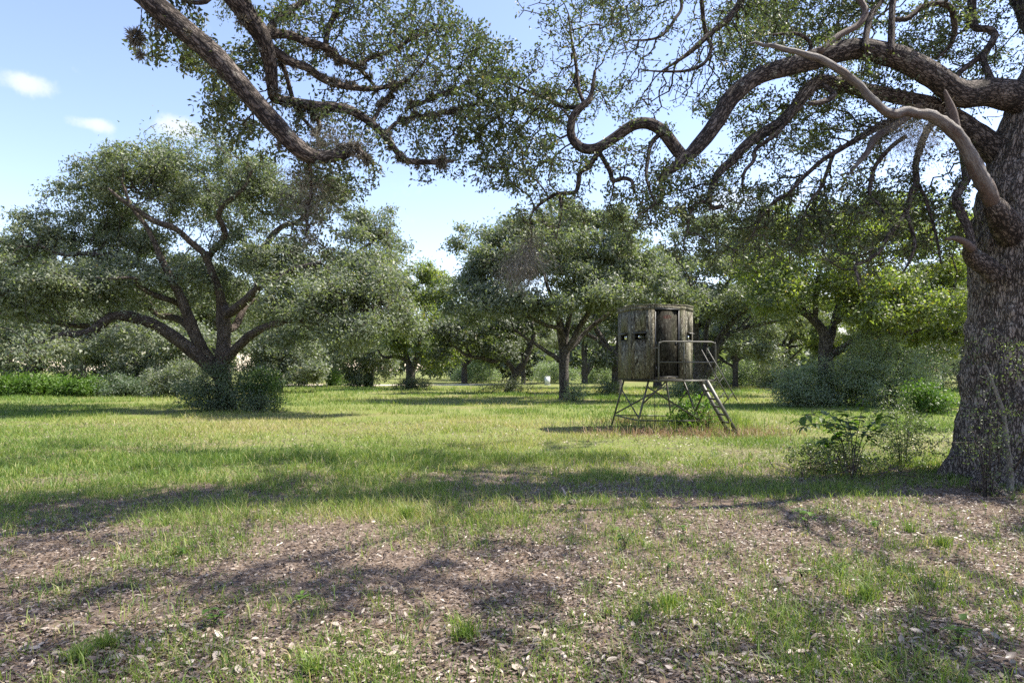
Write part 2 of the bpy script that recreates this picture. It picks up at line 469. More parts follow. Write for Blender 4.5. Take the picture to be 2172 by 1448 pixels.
def twig_mesh(name, pos, par, r, ns, mat, sides=4):
    idx = np.arange(ns, len(pos))
    if len(idx) == 0: return None
    p = par[idx]
    t = norm(pos[idx] - pos[p])
    T = np.zeros_like(pos); T[idx] = t
    Tp = np.where((p >= ns)[:, None], norm(T[p] + t), t)
    ra = np.minimum(r[p], r[idx] * 1.25)
    def ring(c, t, rr):
        ref = np.tile(np.array([.21, .13, .97]), (len(t), 1)); b = np.abs((t * ref).sum(1)) > .92
        ref[b] = (.95, .2, .1)
        x = norm(np.cross(t, ref)); y = np.cross(t, x)
        a = np.arange(sides) / sides * 2 * np.pi
        return c[:, None] + rr[:, None, None] * (x[:, None] * np.cos(a)[None, :, None] + y[:, None] * np.sin(a)[None, :, None])
    A = ring(pos[p] - t * 0, t, ra); B = ring(pos[idx] + t * (r[idx] * .6)[:, None], t, r[idx])
    V = np.concatenate([A, B], 1).reshape(-1, 3)
    k = np.arange(len(idx))[:, None] * 2 * sides; j = np.arange(sides)[None]; j2 = (j + 1) % sides
    Q = np.stack([k + j, k + j2, k + sides + j2, k + sides + j], -1).reshape(-1, 4)
    return mesh(name, V, [Q], mat, True, vattr={'bark': V * np.array([1, 1, 1.])})

def leaves_mesh(name, C, axis, nor, length, width, tint, mat, kind=6, fold=.25, curl=0.0):
    """C base points, one leaf each. kind 4: folded diamond, kind 6: folded leaf with shoulders"""
    n = len(C)
    a = norm(axis); nn = norm(nor - a * (nor * a).sum(1, keepdims=True)); b = np.cross(a, nn)
    L = np.asarray(length)[:, None]; Wd = np.asarray(width)[:, None]
    tip = C + a * L + nn * (curl * L)
    up = nn * Wd * fold
    if kind == 3:
        V = np.stack([C + b * Wd * .5 + up * 0, tip, C - b * Wd * .5], 1).reshape(-1, 3)
        P = [np.arange(n)[:, None] * 3 + np.array([[0, 2, 1]])]
        return mesh(name, V, P, mat, False, fattr={'tint': tint})
    if kind == 4:
        mid = C + a * L * .5
        V = np.stack([C, mid + b * Wd * .5 + up, tip, mid - b * Wd * .5 + up], 1).reshape(-1, 3)
        k = np.arange(n)[:, None] * 4
        P = [np.concatenate([k + np.array([[0, 1, 2]]), k + np.array([[0, 2, 3]])], 1).reshape(-1, 3)]
    else:
        m1 = C + a * L * .32 - nn * (curl * L * .35); m2 = C + a * L * .72 + nn * (curl * L * .25)
        V = np.stack([C, m1 + b * Wd * .45 + up, m2 + b * Wd * .42 + up, tip, m2 - b * Wd * .42 + up, m1 - b * Wd * .45 + up], 1).reshape(-1, 3)
        k = np.arange(n)[:, None] * 6
        P = [np.concatenate([k + np.array([[0, 1, 2, 3]]), k + np.array([[0, 3, 4, 5]])], 1).reshape(-1, 4)]
    return mesh(name, V, P, mat, False, fattr={'tint': np.repeat(tint, 2)})

def Lb(px, py, rx, ry, D, rd, n, flat=.55):
    """a foliage lobe: centre, half sizes, number of leaf clumps"""
    return (W(px, py, D), np.array([rx / F * D, rd, ry / F * D]), n)

CLUMPS = []
def clump_points(lobes, cr, m, rng, shell=.45, flat=.55):
    out, cen, siz = [], [], []
    for c, R, n in lobes:
        d = norm(rng.normal(size=(n, 3))); rad = rng.random(n) ** shell * (1 + .38 * rng.random(n) ** 3)
        cc = c + d * rad[:, None] * R
        k = max(1, int(m))
        d2 = norm(rng.normal(size=(n, k, 3))) * (rng.random((n, k, 1)) ** .5)
        s = cr * (.45 + 1.1 * rng.random((n, 1, 1)) ** 1.3)
        out.append((cc[:, None] + d2 * s * np.array([1, 1, flat])).reshape(-1, 3)); cen.append(cc); siz.append(s[:, 0, 0])
    CLUMPS[:] = [np.concatenate(cen), np.concatenate(siz), flat]
    return np.concatenate(out)

def plant(name, label, cat, base, limbs, lobes, step=.3, kill=.3, cr=.8, m=12, iters=70, wig=.3, grav=0.0,
          tip_r=.004, twig_mat=None, bark=None, leaf=None, per=14, lsize=.055, lw=.42, spread=.16, kind=4, seed=1,
          sides=14, gn=.10, gs=3.0, flare=None, leaf_r=2.2, rstep=None, group=None, droop=.15, min_z=None, density=None, shell=.45, flat=.55,
          hi_trunk=None, twig_sides=4, clump_leaves=0, crown='crown', wood='branchwork'):
    """limbs: (part name, [(px, py, D, width_px) ...], material) traced at their own distances; a plant is trunk and limbs, the finer wood
    grown from them, and leaves round its twigs"""
    rng = np.random.default_rng(seed)
    root = empty(name, base, label, cat, group)
    b = Vector(base); off = np.array(base, float)
    S, SR = [], []
    for li, lm in enumerate(limbs):
        pn, pts, mt = lm[:3]
        if not isinstance(pts, np.ndarray):
            P = np.array([[*W(x, y, D), w / 2 / F * D] for x, y, D, w in pts])
        else:
            P = np.array(pts, float)
        rs = rstep or max(.05, min(.25, float(P[:, 3].mean()) * .6))
        Q = resample(P, rs)
        tr = pn == 'trunk'
        V, Qd, T, bk = tube(Q[:, :3], Q[:, 3], (hi_trunk or sides) if tr else max(6, min(sides, int(sides * (.5 + Q[:, 3].mean() * 4)))), gn * (2.2 if 'dead' in pn or 'stub' in pn else 1), gs * (4.2 if 'dead' in pn else 1),
                            flare if (tr and flare) else None, seed=li)
        me = mesh(pn, V - off, [Qd, T], mt, True, vattr={'bark': bk})
        o = link(pn, me, root)
        if len(lm) > 3 and lm[3]: o['label'] = lm[3]
        if not (len(lm) > 4 and lm[4]):
            S.append(resample(P, step * .8)[:, :3]); SR.append(resample(P, step * .8)[:, 3])
    S = np.concatenate(S); SR = np.concatenate(SR)
    A = clump_points(lobes, cr, m, rng, shell, flat)
    if min_z is not None: A = A[A[:, 2] > min_z]
    pos, par = colonize(S, A, step, kill, iters, wig, grav, rng)
    ns = len(S)
    r, cnt = pipe(par, ns, tip_r, SR)
    tm = twig_mesh(wood, pos - off, par, r, ns, twig_mat or M_TWIG, twig_sides)
    if tm is not None: tag(link(wood, tm, root), kind='stuff')
    idx = np.arange(ns, len(pos)); idx = idx[r[idx] < tip_r * leaf_r]
    pr = np.full(len(idx), float(per))
    if density is not None: pr = pr * density(pos[idx])
    cntl = rng.poisson(pr)
    ii = np.repeat(idx, cntl); n = len(ii)
    t = norm(pos[ii] - pos[par[ii]])
    u = rng.random(n)[:, None]
    C = pos[par[ii]] * (1 - u) + pos[ii] * u
    sc_ = lsize if np.isscalar(lsize) else lsize(C)
    C = C + rng.normal(0, 1, (n, 3)) * spread * np.array([1, 1, .75])
    ax = t * .5 + rng.normal(0, .75, (n, 3)); ax[:, 2] -= droop
    no = rng.normal(0, .75, (n, 3)); no[:, 2] += .75
    if clump_leaves:
        cc, cs, fl = CLUMPS; k_ = rng.poisson(clump_leaves * (density(cc) if density is not None else 1) * (cs / cs.mean()) ** 1.6 + 0 * cs)
        ci = np.repeat(np.arange(len(cc)), k_); m2 = len(ci)
        dv = norm(rng.normal(size=(m2, 3))); rr = rng.random(m2) ** .5 * (1 + .55 * rng.random(m2) ** 4)
        lump = np.clip(.85 + 1.9 * (vnoise(cc[ci] * 1.7 + dv * .55, 2.3, 2) - .5), .3, 1.6)
        off_ = dv * (rr * lump * cs[ci] * 1.12)[:, None] * np.array([1, 1, fl])
        C2 = cc[ci] + off_ + rng.normal(0, .03, (m2, 3))
        ax2 = rng.normal(0, .8, (m2, 3)) + dv * .4; ax2[:, 2] -= droop
        no2 = dv * .9 + rng.normal(0, .5, (m2, 3)); no2[:, 2] += .55
        C = np.concatenate([C, C2]); ax = np.concatenate([ax, ax2]); no = np.concatenate([no, no2]); n += m2
        if not np.isscalar(sc_): sc_ = lsize(C)
    if min_z is not None: C[:, 2] = np.maximum(C[:, 2], min_z * .3 + .03)
    ln = sc_ * rng.uniform(.65, 1.3, n)
    tint = np.clip(.55 * rng.random(n) + .75 * (vnoise(C, .9 if kind == 4 else 1.6, 2) - .5) + .25, 0, .94)
    tint = np.where(rng.random(n) < .02, 1.0, tint)
    cm_ = leaves_mesh(crown, C - off, ax, no, ln, ln * lw, tint, leaf or M_LEAF, kind)
    tag(link(crown, cm_, root), kind='stuff')
    STATS.append((name, len(pos) - ns, n))
    return root, pos, par, ns, r

STATS = []

# ------------------------------------------------------------------ ground
def ground_mat():
    m, N, L, out = new_mat('meadow_ground')
    co = N.new('ShaderNodeTexCoord')
    at = nd(N, 'ShaderNodeAttribute', attribute_name='lush')
    n1 = nd(N, 'ShaderNodeTexNoise', Scale=1.4, Detail=8.0, Roughness=.7)
    n2 = nd(N, 'ShaderNodeTexNoise', Scale=26.0, Detail=6.0, Roughness=.75)
    n3 = nd(N, 'ShaderNodeTexNoise', Scale=.16, Detail=5.0, Roughness=.6)
    for k in (n1, n2, n3): L.new(co.outputs['Object'], k.inputs['Vector'])
    soil = ramp(N, [(.25, (.060, .044, .033)), (.5, (.145, .110, .084)), (.75, (.27, .215, .17))])
    L.new(n2.outputs['Fac'], soil.inputs[0])
    gr = ramp(N, [(.25, (.065, .095, .022)), (.5, (.140, .180, .040)), (.72, (.235, .235, .08))])
    L.new(n2.outputs['Fac'], gr.inputs[0])
    dry = ramp(N, [(.3, (.13, .13, .045)), (.7, (.27, .22, .11))])
    L.new(n2.outputs['Fac'], dry.inputs[0])
    dm = nd(N, 'ShaderNodeMapRange'); dm.inputs['From Min'].default_value = .50; dm.inputs['From Max'].default_value = .68
    L.new(n3.outputs['Fac'], dm.inputs['Value'])
    g2 = nd(N, 'ShaderNodeMix', data_type='RGBA'); L.new(dm.outputs[0], g2.inputs['Factor']); L.new(gr.outputs[0], g2.inputs['A']); L.new(dry.outputs[0], g2.inputs['B'])
    ad = nd(N, 'ShaderNodeMath', operation='MULTIPLY_ADD'); L.new(n1.outputs['Fac'], ad.inputs[0]); ad.inputs[1].default_value = 1.0; L.new(at.outputs['Fac'], ad.inputs[2])
    mr = nd(N, 'ShaderNodeMapRange'); mr.inputs['From Min'].default_value = .95; mr.inputs['From Max'].default_value = 1.62
    L.new(ad.outputs[0], mr.inputs['Value'])
    mx = nd(N, 'ShaderNodeMix', data_type='RGBA'); L.new(mr.outputs[0], mx.inputs['Factor']); L.new(soil.outputs[0], mx.inputs['A']); L.new(g2.outputs['Result'], mx.inputs['B'])
    p = nd(N, 'ShaderNodeBsdfPrincipled', Roughness=.95); p.inputs['Specular IOR Level'].default_value = .1
    L.new(mx.outputs['Result'], p.inputs['Base Color'])
    b = nd(N, 'ShaderNodeBump', Strength=.6, Distance=.03); L.new(n2.outputs['Fac'], b.inputs['Height']); L.new(b.outputs[0], p.inputs['Normal'])
    L.new(p.outputs[0], out.inputs['Surface'])
    return m

ux = np.linspace(-1, 1, 171); gx = np.sinh(ux * 5.2) / np.sinh(5.2) * 900
uy = np.linspace(0, 1, 221); gy = -60 + 63 * np.minimum(uy / .06, 1) + np.where(uy > .06, (np.exp((uy - .06) / .94 * 5.3) - 1) / (np.exp(5.3) - 1) * 1500, 0)
GX, GY = np.meshgrid(gx, gy)
near = np.clip(1 - np.hypot(GX, GY) / 140, 0, 1)
GZ = gh(GX, GY) * np.minimum(1, near * 3)
V = np.stack([GX, GY, GZ], -1).reshape(-1, 3)
nx = len(gx); i = np.arange(len(gy) - 1)[:, None]; j = np.arange(nx - 1)[None]
Q = np.stack([i * nx + j, i * nx + j + 1, (i + 1) * nx + j + 1, (i + 1) * nx + j], -1).reshape(-1, 4)
ground = link('ground', mesh('ground', V, [Q], ground_mat(), True, vattr={'lush': lush(GX, GY).ravel()}))
tag(ground, kind='structure')

# pale sandy track crossing the far meadow
def sand_mat():
    m, N, L, out = new_mat('pale_sand')
    co = N.new('ShaderNodeTexCoord')
    n = nd(N, 'ShaderNodeTexNoise', Scale=1.5, Detail=7.0, Roughness=.7); L.new(co.outputs['Object'], n.inputs['Vector'])
    r = ramp(N, [(.3, (.36, .29, .22)), (.7, (.58, .51, .43))]); L.new(n.outputs['Fac'], r.inputs[0])
    p = nd(N, 'ShaderNodeBsdfPrincipled', Roughness=.95); L.new(r.outputs[0], p.inputs['Base Color']); L.new(p.outputs[0], out.inputs['Surface'])
    return m
tx = np.linspace(-48, -1, 60)
mid = 76 + .06 * (tx + 12) + 1.5 * np.sin(tx * .13)
hw = 2.6 + 1.1 * np.sin(tx * .31 + 1) + RND.normal(0, .25, 60); hw *= np.clip((-1 - tx) / 6, .15, 1)
rows = []
for k in np.linspace(-1, 1, 5):
    yy = mid + k * hw
    rows.append(np.stack([tx, yy, gh(tx, yy) * np.minimum(1, np.clip(1 - np.hypot(tx, yy) / 140, 0, 1) * 3) + .05 * (1 - abs(k)) + .005], 1))
V = np.concatenate(rows); i = np.arange(4)[:, None]; j = np.arange(59)[None]
Q = np.stack([i * 60 + j, i * 60 + j + 1, (i + 1) * 60 + j + 1, (i + 1) * 60 + j], -1).reshape(-1, 4)
tag(link('path', mesh('path', V, [Q], sand_mat(), True)), kind='structure')

# ------------------------------------------------------------------ the great oak at the right edge
def oak_flare(s, a):
    f = np.exp(-s / .55)[:, None] * .42
    lob = .5 + .5 * np.cos(5 * a + .7)[None] * .8 + .25 * np.cos(9 * a + 2)[None]
    rough = 1 + .018 * np.sin(23 * a[None] + 3 * np.sin(s * 1.7)[:, None]) + .012 * np.sin(41 * a[None] + 5 * np.sin(s * 2.3)[:, None])
    return (1 + f * lob) * rough

D9 = 9.9
def lim(D0, D1, pts, n=None):
    """spread the distance evenly from D0 to D1 along the traced points (px, py, width)"""
    k = len(pts)
    return [(x, y, D0 + (D1 - D0) * i / (k - 1), w) for i, (x, y, w) in enumerate(pts)]

trunkR = [(2216, 1062, 10.0, 372), (2214, 1020, 10.0, 352), (2212, 960, 10.0, 312), (2210, 900, 10.0, 296), (2208, 800, 10.0, 276), (2205, 700, 10.0, 262), (2204, 600, 10.0, 250), (2204, 500, 10.0, 236),
          (2208, 400, 10.0, 216), (2216, 300, 10.0, 186), (2244, 200, 10.0, 160), (2296, 80, 10.1, 140), (2340, -120, 10.3, 118), (2330, -380, 10.8, 92), (2290, -640, 11.2, 64), (2250, -860, 11.4, 36)]
limbA = lim(9.9, 8.9, [(2205, 230, 70), (2150, 205, 64), (2095, 197, 57), (2039, 200, 54), (1983, 163, 50), (1926, 131, 47), (1870, 112, 45), (1814, 104, 43), (1757, 116, 43), (1701, 134, 40), (1655, 146, 38), (1603, 165, 35),
                      (1551, 208, 35), (1519, 261, 33), (1478, 313, 30), (1441, 346, 22), (1405, 376, 14), (1398, 382, 11)])
limbA2 = lim(9.1, 9.5, [(1452, 336, 28), (1436, 318, 26), (1405, 278, 25), (1374, 262, 24), (1342, 266, 23), (1301, 294, 22), (1264, 315, 22), (1233, 313, 20), (1212, 289, 18), (1214, 252, 17), (1232, 228, 15), (1250, 212, 13), (1256, 190, 8), (1262, 150, 6)])
limbA2b = lim(9.5, 9.8, [(1240, 222, 9), (1228, 190, 8), (1222, 140, 7), (1212, 80, 5), (1206, 30, 3)])
limbA2c = lim(9.5, 9.9, [(1236, 226, 10), (1205, 228, 9), (1180, 220, 8), (1150, 205, 7), (1110, 190, 5), (1070, 170, 4)])
limbA3 = lim(9.3, 8.9, [(1274, 318, 13), (1262, 334, 12), (1248, 354, 11), (1230, 366, 11), (1227, 388, 10), (1219, 408, 9), (1183, 411, 8), (1158, 424, 7), (1138, 440, 6), (1126, 460, 5), (1128, 500, 4), (1126, 520, 3)])
limbA3b = lim(9.0, 8.8, [(1186, 412, 7), (1190, 436, 6), (1189, 462, 5), (1180, 505, 3)])
limbA4 = lim(9.3, 9.0, [(1270, 322, 11), (1284, 345, 10), (1295, 366, 10), (1300, 384, 9), (1322, 378, 9), (1340, 384, 8), (1344, 400, 5)])
limbA5 = lim(9.2, 8.8, [(1398, 286, 10), (1381, 305, 9), (1374, 340, 8), (1371, 375, 7), (1382, 415, 5)])
limbB = lim(10.2, 9.2, [(2200, 400, 80), (2140, 345, 62), (2085, 300, 54), (2030, 258, 46), (1983, 228, 36), (1926, 211, 31), (1870, 198, 28), (1814, 187, 27), (1760, 174, 27), (1729, 178, 27), (1706, 201, 27), (1684, 231, 25), (1653, 262, 24), (1616, 284, 22),
                      (1582, 308, 21), (1554, 340, 19), (1526, 365, 17), (1510, 397, 14), (1503, 428, 12), (1512, 441, 11), (1532, 437, 8)])
limbB2 = lim(9.2, 9.0, [(1504, 424, 9), (1488, 430, 8), (1472, 436, 7), (1461, 465, 6), (1458, 490, 5), (1450, 510, 3)])
limbB3 = lim(9.5, 9.2, [(1690, 226, 10), (1655, 275, 10), (1625, 300, 9), (1602, 318, 9), (1598, 342, 8), (1580, 363, 7), (1574, 391, 5)])
limbB4 = lim(9.4, 9.1, [(1742, 178, 9), (1770, 200, 12), (1745, 216, 12), (1716, 220, 9)])
deadL = [(2150, 510, 9.9, 26), (2124, 466, 9.5, 30), (2104, 428, 9.15, 33), (2088, 392, 9.0, 34), (2064, 345, 8.9, 33), (2040, 300, 8.82, 30), (2020, 276, 8.78, 31), (1994, 256, 8.75, 28), (1968, 243, 8.72, 26), (1947, 241, 8.7, 24), (1922, 236, 8.68, 22), (1900, 242, 8.65, 23), (1880, 238, 8.62, 21), (1863, 224, 8.58, 21), (1843, 205, 8.55, 20),
         (1826, 184, 8.53, 19), (1806, 168, 8.5, 20), (1786, 152, 8.46, 18), (1770, 142, 8.45, 18), (1744, 127, 8.42, 17), (1718, 118, 8.4, 16), (1690, 110, 8.38, 14), (1665, 105, 8.35, 13), (1640, 97, 8.32, 11), (1618, 96, 8.3, 9), (1604, 90, 8.3, 7), (1586, 94, 8.3, 3)]
deadL = [(x, y, D, w * (.86 if i > 4 else .95)) for i, (x, y, D, w) in enumerate(deadL)]
stub = lim(8.85, 8.75, [(2025, 285, 26), (2022, 255, 20), (2016, 228, 16), (2008, 206, 10), (2004, 192, 5)])
knob = lim(9.5, 9.1, [(2110, 580, 46), (2080, 556, 42), (2060, 540, 34), (2056, 528, 26), (2058, 520, 20)])
knobtwig = lim(9.1, 8.9, [(2062, 528, 18), (2045, 513, 14), (2025, 505, 10), (2006, 507, 6)])
limbC = lim(9.2, 9.9, [(2062, 524, 15), (2054, 486, 17), (2038, 452, 17), (2028, 424, 18), (2038, 398, 17), (2050, 380, 16), (2046, 350, 15), (2040, 310, 14)])
limbD = lim(10.0, 9.0, [(2000, 236, 18), (1968, 275, 15), (1948, 325, 14), (1942, 358, 13), (1944, 387, 14), (1931, 418, 13), (1921, 450, 12), (1897, 484, 11), (1881, 505, 10), (1866, 531, 9), (1839, 552, 8), (1814, 563, 7), (1819, 585, 6), (1822, 606, 4)])
limbD2 = lim(9.5, 9.2, [(1922, 446, 9), (1934, 489, 8), (1940, 518, 8), (1931, 550, 6), (1918, 574, 4)])
limbD3 = lim(9.8, 9.5, [(1946, 390, 8), (1962, 420, 8), (1978, 470, 6), (1990, 520, 5), (1996, 560, 3)])
limbE = lim(9.9, 9.3, [(1950, 224, 18), (1902, 264, 17), (1858, 292, 15), (1839, 324, 12), (1822, 344, 10), (1806, 362, 8)])
limbF = lim(10.0, 9.4, [(1920, 290, 9), (1889, 313, 9), (1858, 350, 9), (1847, 387, 9), (1845, 416, 8), (1862, 432, 6), (1880, 460, 4)])
limbG = lim(10.2, 9.4, [(1900, 250, 14), (1824, 292, 12), (1780, 318, 11), (1745, 340, 10), (1700, 380, 9), (1672, 410, 8), (1640, 430, 7), (1612, 466, 5), (1595, 500, 3)])
limbG2 = lim(10.0, 9.6, [(1768, 326, 9), (1752, 370, 8), (1740, 400, 7), (1720, 424, 5), (1700, 470, 3)])
limbH = lim(9.4, 9.9, [(1890, 112, 15), (1891, 60, 14), (1893, 10, 13), (1900, -60, 12), (1880, -160, 9), (1900, -260, 6)])
limbH2 = lim(9.6, 10.0, [(1896, 42, 11), (1926, 39, 11), (1954, 16, 11), (1983, 8, 12), (2014, 14, 12), (2022, 37, 12), (2025, 65, 11), (2016, 96, 8), (1988, 124, 5)])
limbI = lim(10.6, 10.2, [(2050, -160, 18), (2060, -50, 17), (2063, 40, 16), (2072, 60, 15), (2095, 62, 15), (2110, 76, 14), (2087, 113, 13), (2056, 138, 11), (2034, 156, 10), (2024, 178, 9)])
limbI2 = lim(10.3, 10.0, [(2084, 116, 13), (2090, 140, 13), (2098, 160, 14), (2108, 178, 14)])
limbJ = lim(9.0, 9.4, [(1738, 112, 14), (1760, 90, 13), (1785, 72, 13), (1819, 54, 14), (1836, 26, 14), (1825, 0, 13), (1810, -40, 13), (1800, -120, 10), (1830, -220, 7)])
limbK = lim(9.3, 9.9, [(1834, 104, 15), (1838, 70, 14), (1848, 32, 14), (1872, -6, 14), (1900, -80, 12), (1960, -190, 9)])
limbM = lim(10.2, 9.6, [(1720, -220, 20), (1640, -110, 19), (1590, -30, 17), (1560, 22, 14), (1538, 46, 14), (1504, 74, 12), (1467, 108, 10), (1440, 128, 7), (1405, 150, 4)])
limbM2 = lim(9.9, 9.6, [(1500, 78, 10), (1493, 50, 9), (1488, 0, 9), (1480, -60, 8)])
limbM3 = lim(9.8, 9.4, [(1500, 80, 9), (1509, 102, 8), (1493, 135, 7), (1457, 150, 6), (1410, 152, 5), (1370, 150, 3)])
limbM4 = lim(9.9, 9.6, [(1430, -60, 8), (1446, 10, 7), (1432, 40, 7), (1408, 72, 6), (1380, 84, 5), (1335, 86, 3)])
limbN = lim(9.6, 9.2, [(1690, 140, 8), (1720, 100, 8), (1700, 75, 8), (1668, 72, 7), (1640, 74, 5)])
limbO = lim(10.1, 9.5, [(2208, 250, 60), (2300, 150, 52), (2420, 90, 46), (2560, 60, 36), (2700, 80, 24), (2800, 140, 12)])
limbP = lim(10.1, 7.0, [(2216, 150, 60), (2200, 20, 54), (2150, -120, 48), (2080, -260, 40), (1960, -420, 34), (1800, -600, 26), (1620, -760, 14)])
limbQ = lim(10.2, 13.5, [(2226, 120, 54), (2160, -20, 46), (2050, -140, 40), (1940, -220, 30), (1800, -280, 22), (1600, -300, 12)])

B_, S_, X_ = M_BARK, M_BARK_S, M_DEAD
limbsR = [('trunk', trunkR, B_)] + [('limb', l, M_LIMB) for l in (limbA, limbB, limbO, limbQ)] + \
         [('limb', l, S_) for l in (limbA2, limbA2b, limbA2c, limbA3, limbA3b, limbA4, limbA5, limbB2, limbB3, limbB4, limbC, limbD, limbD2, limbD3, limbF, limbG, limbG2, limbH, limbH2, limbI, limbI2, limbK, limbM, limbM2, limbM3, limbM4, limbN)] + \
         [('limb', limbE, X_, 'broken limb with orange heartwood at its end'), ('limb', limbJ, X_, 'pale limb that has lost its bark'),
          ('dead_limb', deadL, X_, 'bare grey dead limb without bark or leaves', True), ('limb_stub', stub, X_, 'splintered upright stub', True),
          ('branch_collar', [(2160, 520, 9.85, 60), (2136, 480, 9.5, 62), (2118, 452, 9.28, 50), (2108, 436, 9.18, 40), (2104, 428, 9.14, 30)], M_LIMB, 'swollen bark collar round the foot of the dead limb', True), ('limb_stub', knob, M_LIMB, 'rounded knob on the trunk', True), ('dead_limb', knobtwig, X_, 'short dead limb on the knob', True)]
lobesR = [Lb(1140, 100, 55, 95, 9.8, .8, 9), Lb(1095, 250, 80, 80, 9.7, .9, 20), Lb(1150, 345, 80, 55, 9.5, .8, 12), Lb(1250, 120, 80, 100, 10.2, 1.0, 18), Lb(1340, 210, 100, 60, 10.2, .9, 20),
          Lb(1430, 60, 130, 80, 9.8, 1.0, 12), Lb(1550, 190, 90, 90, 10.6, 1.0, 22), Lb(1620, 50, 120, 70, 10.6, 1.2, 26), Lb(1760, 30, 110, 60, 10.6, 1.2, 22), Lb(1690, 240, 110, 70, 10.8, 1.1, 20),
          Lb(1840, 260, 110, 70, 10.8, 1.1, 20), Lb(1950, 110, 90, 80, 10.8, 1.2, 16), Lb(2080, 60, 90, 90, 11.0, 1.2, 14), Lb(2120, 130, 60, 40, 11.0, 1.0, 6), Lb(1480, 400, 90, 60, 9.3, .8, 16),
          Lb(1620, 370, 110, 60, 10.2, 1.0, 16), Lb(1740, 420, 110, 60, 9.8, 1.0, 18), Lb(1880, 410, 100, 80, 10.0, 1.0, 18), Lb(1985, 460, 70, 90, 10.0, .9, 14), Lb(1390, 440, 70, 60, 9.2, .7, 12),
          Lb(1470, 520, 40, 40, 9.1, .5, 5), Lb(1700, 530, 90, 50, 9.5, .8, 10), Lb(1850, 540, 110, 50, 9.7, .8, 12), Lb(1560, 480, 60, 60, 9.4, .7, 8), Lb(1240, 440, 40, 40, 9.0, .5, 3), Lb(1110, 500, 40, 60, 8.9, .4, 4), Lb(1600, 120, 130, 60, 9.6, .9, 22), Lb(1800, 190, 90, 50, 10.2, .9, 16), Lb(1660, 480, 100, 60, 10.0, .8, 20), Lb(1540, 420, 80, 50, 9.6, .7, 12), Lb(1420, 380, 70, 50, 9.4, .7, 9), Lb(1800, 480, 90, 50, 9.6, .8, 14), Lb(1930, 520, 70, 50, 9.8, .7, 12), Lb(1340, 330, 60, 40, 9.2, .6, 8), Lb(1180, 200, 60, 60, 10.2, .8, 12), Lb(1060, 330, 50, 60, 9.8, .7, 10), Lb(2040, 230, 60, 60, 11.2, .8, 10),
          (np.array([2.6, 6.2, 8.2]), np.array([1.8, 1.0, .8]), 22), (np.array([5.0, 6.5, 8.6]), np.array([1.5, 1.1, .8]), 26), (np.array([7.6, 5.0, 8.2]), np.array([1.6, .9, .8]), 26), (np.array([3.4, 5.3, 9.4]), np.array([1.9, 1.0, .8]), 18), (np.array([9.0, 6.0, 9.0]), np.array([1.3, 1.0, .8]), 20), (np.array([.4, 7.4, 8.4]), np.array([1.4, 1.0, .7]), 14), (np.array([10.6, 10.5, 10.2]), np.array([2.6, 2.8, 1.4]), 30), (np.array([3.6, 13.4, 10.2]), np.array([2.8, 1.8, .9]), 30), (np.array([6.2, 16.0, 9.6]), np.array([2.6, 1.8, .9]), 26), Lb(1330, 10, 110, 70, 13.2, 1.3, 20), Lb(1560, 30, 120, 70, 13.6, 1.3, 22), Lb(1780, 120, 110, 70, 13.4, 1.2, 18),  # array lobes here and below: mostly above the view, added to shade the ground
          (np.array([11.8, 9.5, 7.6]), np.array([2.4, 3.0, 1.4]), 26), (np.array([7.5, 13.5, 9.5]), np.array([2.8, 2.4, 1.2]), 26)]

def vis_density(lo, hi):
    """thin where the photo shows sky between twigs"""
    def f(P):
        return lo + (hi - lo) * np.clip((vnoise(P, .8, 2) - .35) * 3.3, 0, 1)
    return f

plant('live_oak', 'huge live oak with furrowed trunk and a long bare dead limb at the right edge', 'tree', W(2214, 1040, 10.0) * [1, 1, 0],
      limbsR, lobesR, step=.16, kill=.17, cr=.42, m=15, iters=70, wig=.42, grav=-.03, tip_r=.0055, bark=M_BARK, leaf=M_LEAF, per=22, lsize=.058, lw=.46, spread=.06, kind=4, seed=4,
      sides=22, gn=.085, gs=2.6, flare=oak_flare, hi_trunk=120, rstep=.05, leaf_r=2.0, density=vis_density(.12, 1.6), shell=.6)

# ------------------------------------------------------------------ oak whose trunk stands left of the view, limbs overhead
t2 = np.array([[-8.3, 5.2, -.1, .62], [-8.25, 5.25, .6, .48], [-8.1, 5.3, 1.6, .44], [-8.0, 5.4, 2.8, .42], [-7.7, 5.5, 4.0, .38], [-7.2, 5.7, 5.2, .32], [-6.8, 6.0, 6.6, .24], [-6.4, 6.3, 8.2, .15], [-6.2, 6.6, 9.4, .07]])
p0 = lambda x, y, z, w, D: ((x / D * F + CX), HY - (z - EYE) / D * F, D, w)
limb1 = [p0(-7.8, 5.45, 3.5, 66, 5.45), p0(-6.6, 5.8, 5.3, 60, 5.8), p0(-5.2, 6.2, 5.9, 54, 6.2)] + lim(6.7, 7.6, [(250, -46, 50), (330, 12, 46), (384, 58, 45), (454, 117, 44), (506, 175, 42), (556, 232, 40), (607, 290, 39), (640, 320, 36), (667, 332, 31), (705, 332, 25), (728, 329, 19), (742, 327, 12)])
limb1b = lim(7.5, 7.5, [(700, 330, 12), (730, 312, 13), (755, 316, 14), (772, 330, 13), (779, 334, 10)])
limb2 = [p0(-7.4, 5.6, 4.7, 56, 5.6), p0(-6.0, 6.0, 6.3, 52, 6.0), p0(-4.6, 6.5, 6.7, 48, 6.5)] + lim(7.0, 8.8, [(430, -70, 46), (497, -6, 44), (524, 31, 41), (551, 70, 38), (566, 108, 34), (574, 147, 28), (578, 186, 24), (580, 206, 22), (600, 213, 21), (667, 224, 20), (736, 232, 19), (767, 247, 18), (794, 267, 17), (821, 294, 15), (841, 321, 14), (860, 340, 13), (906, 344, 12), (961, 342, 7)])
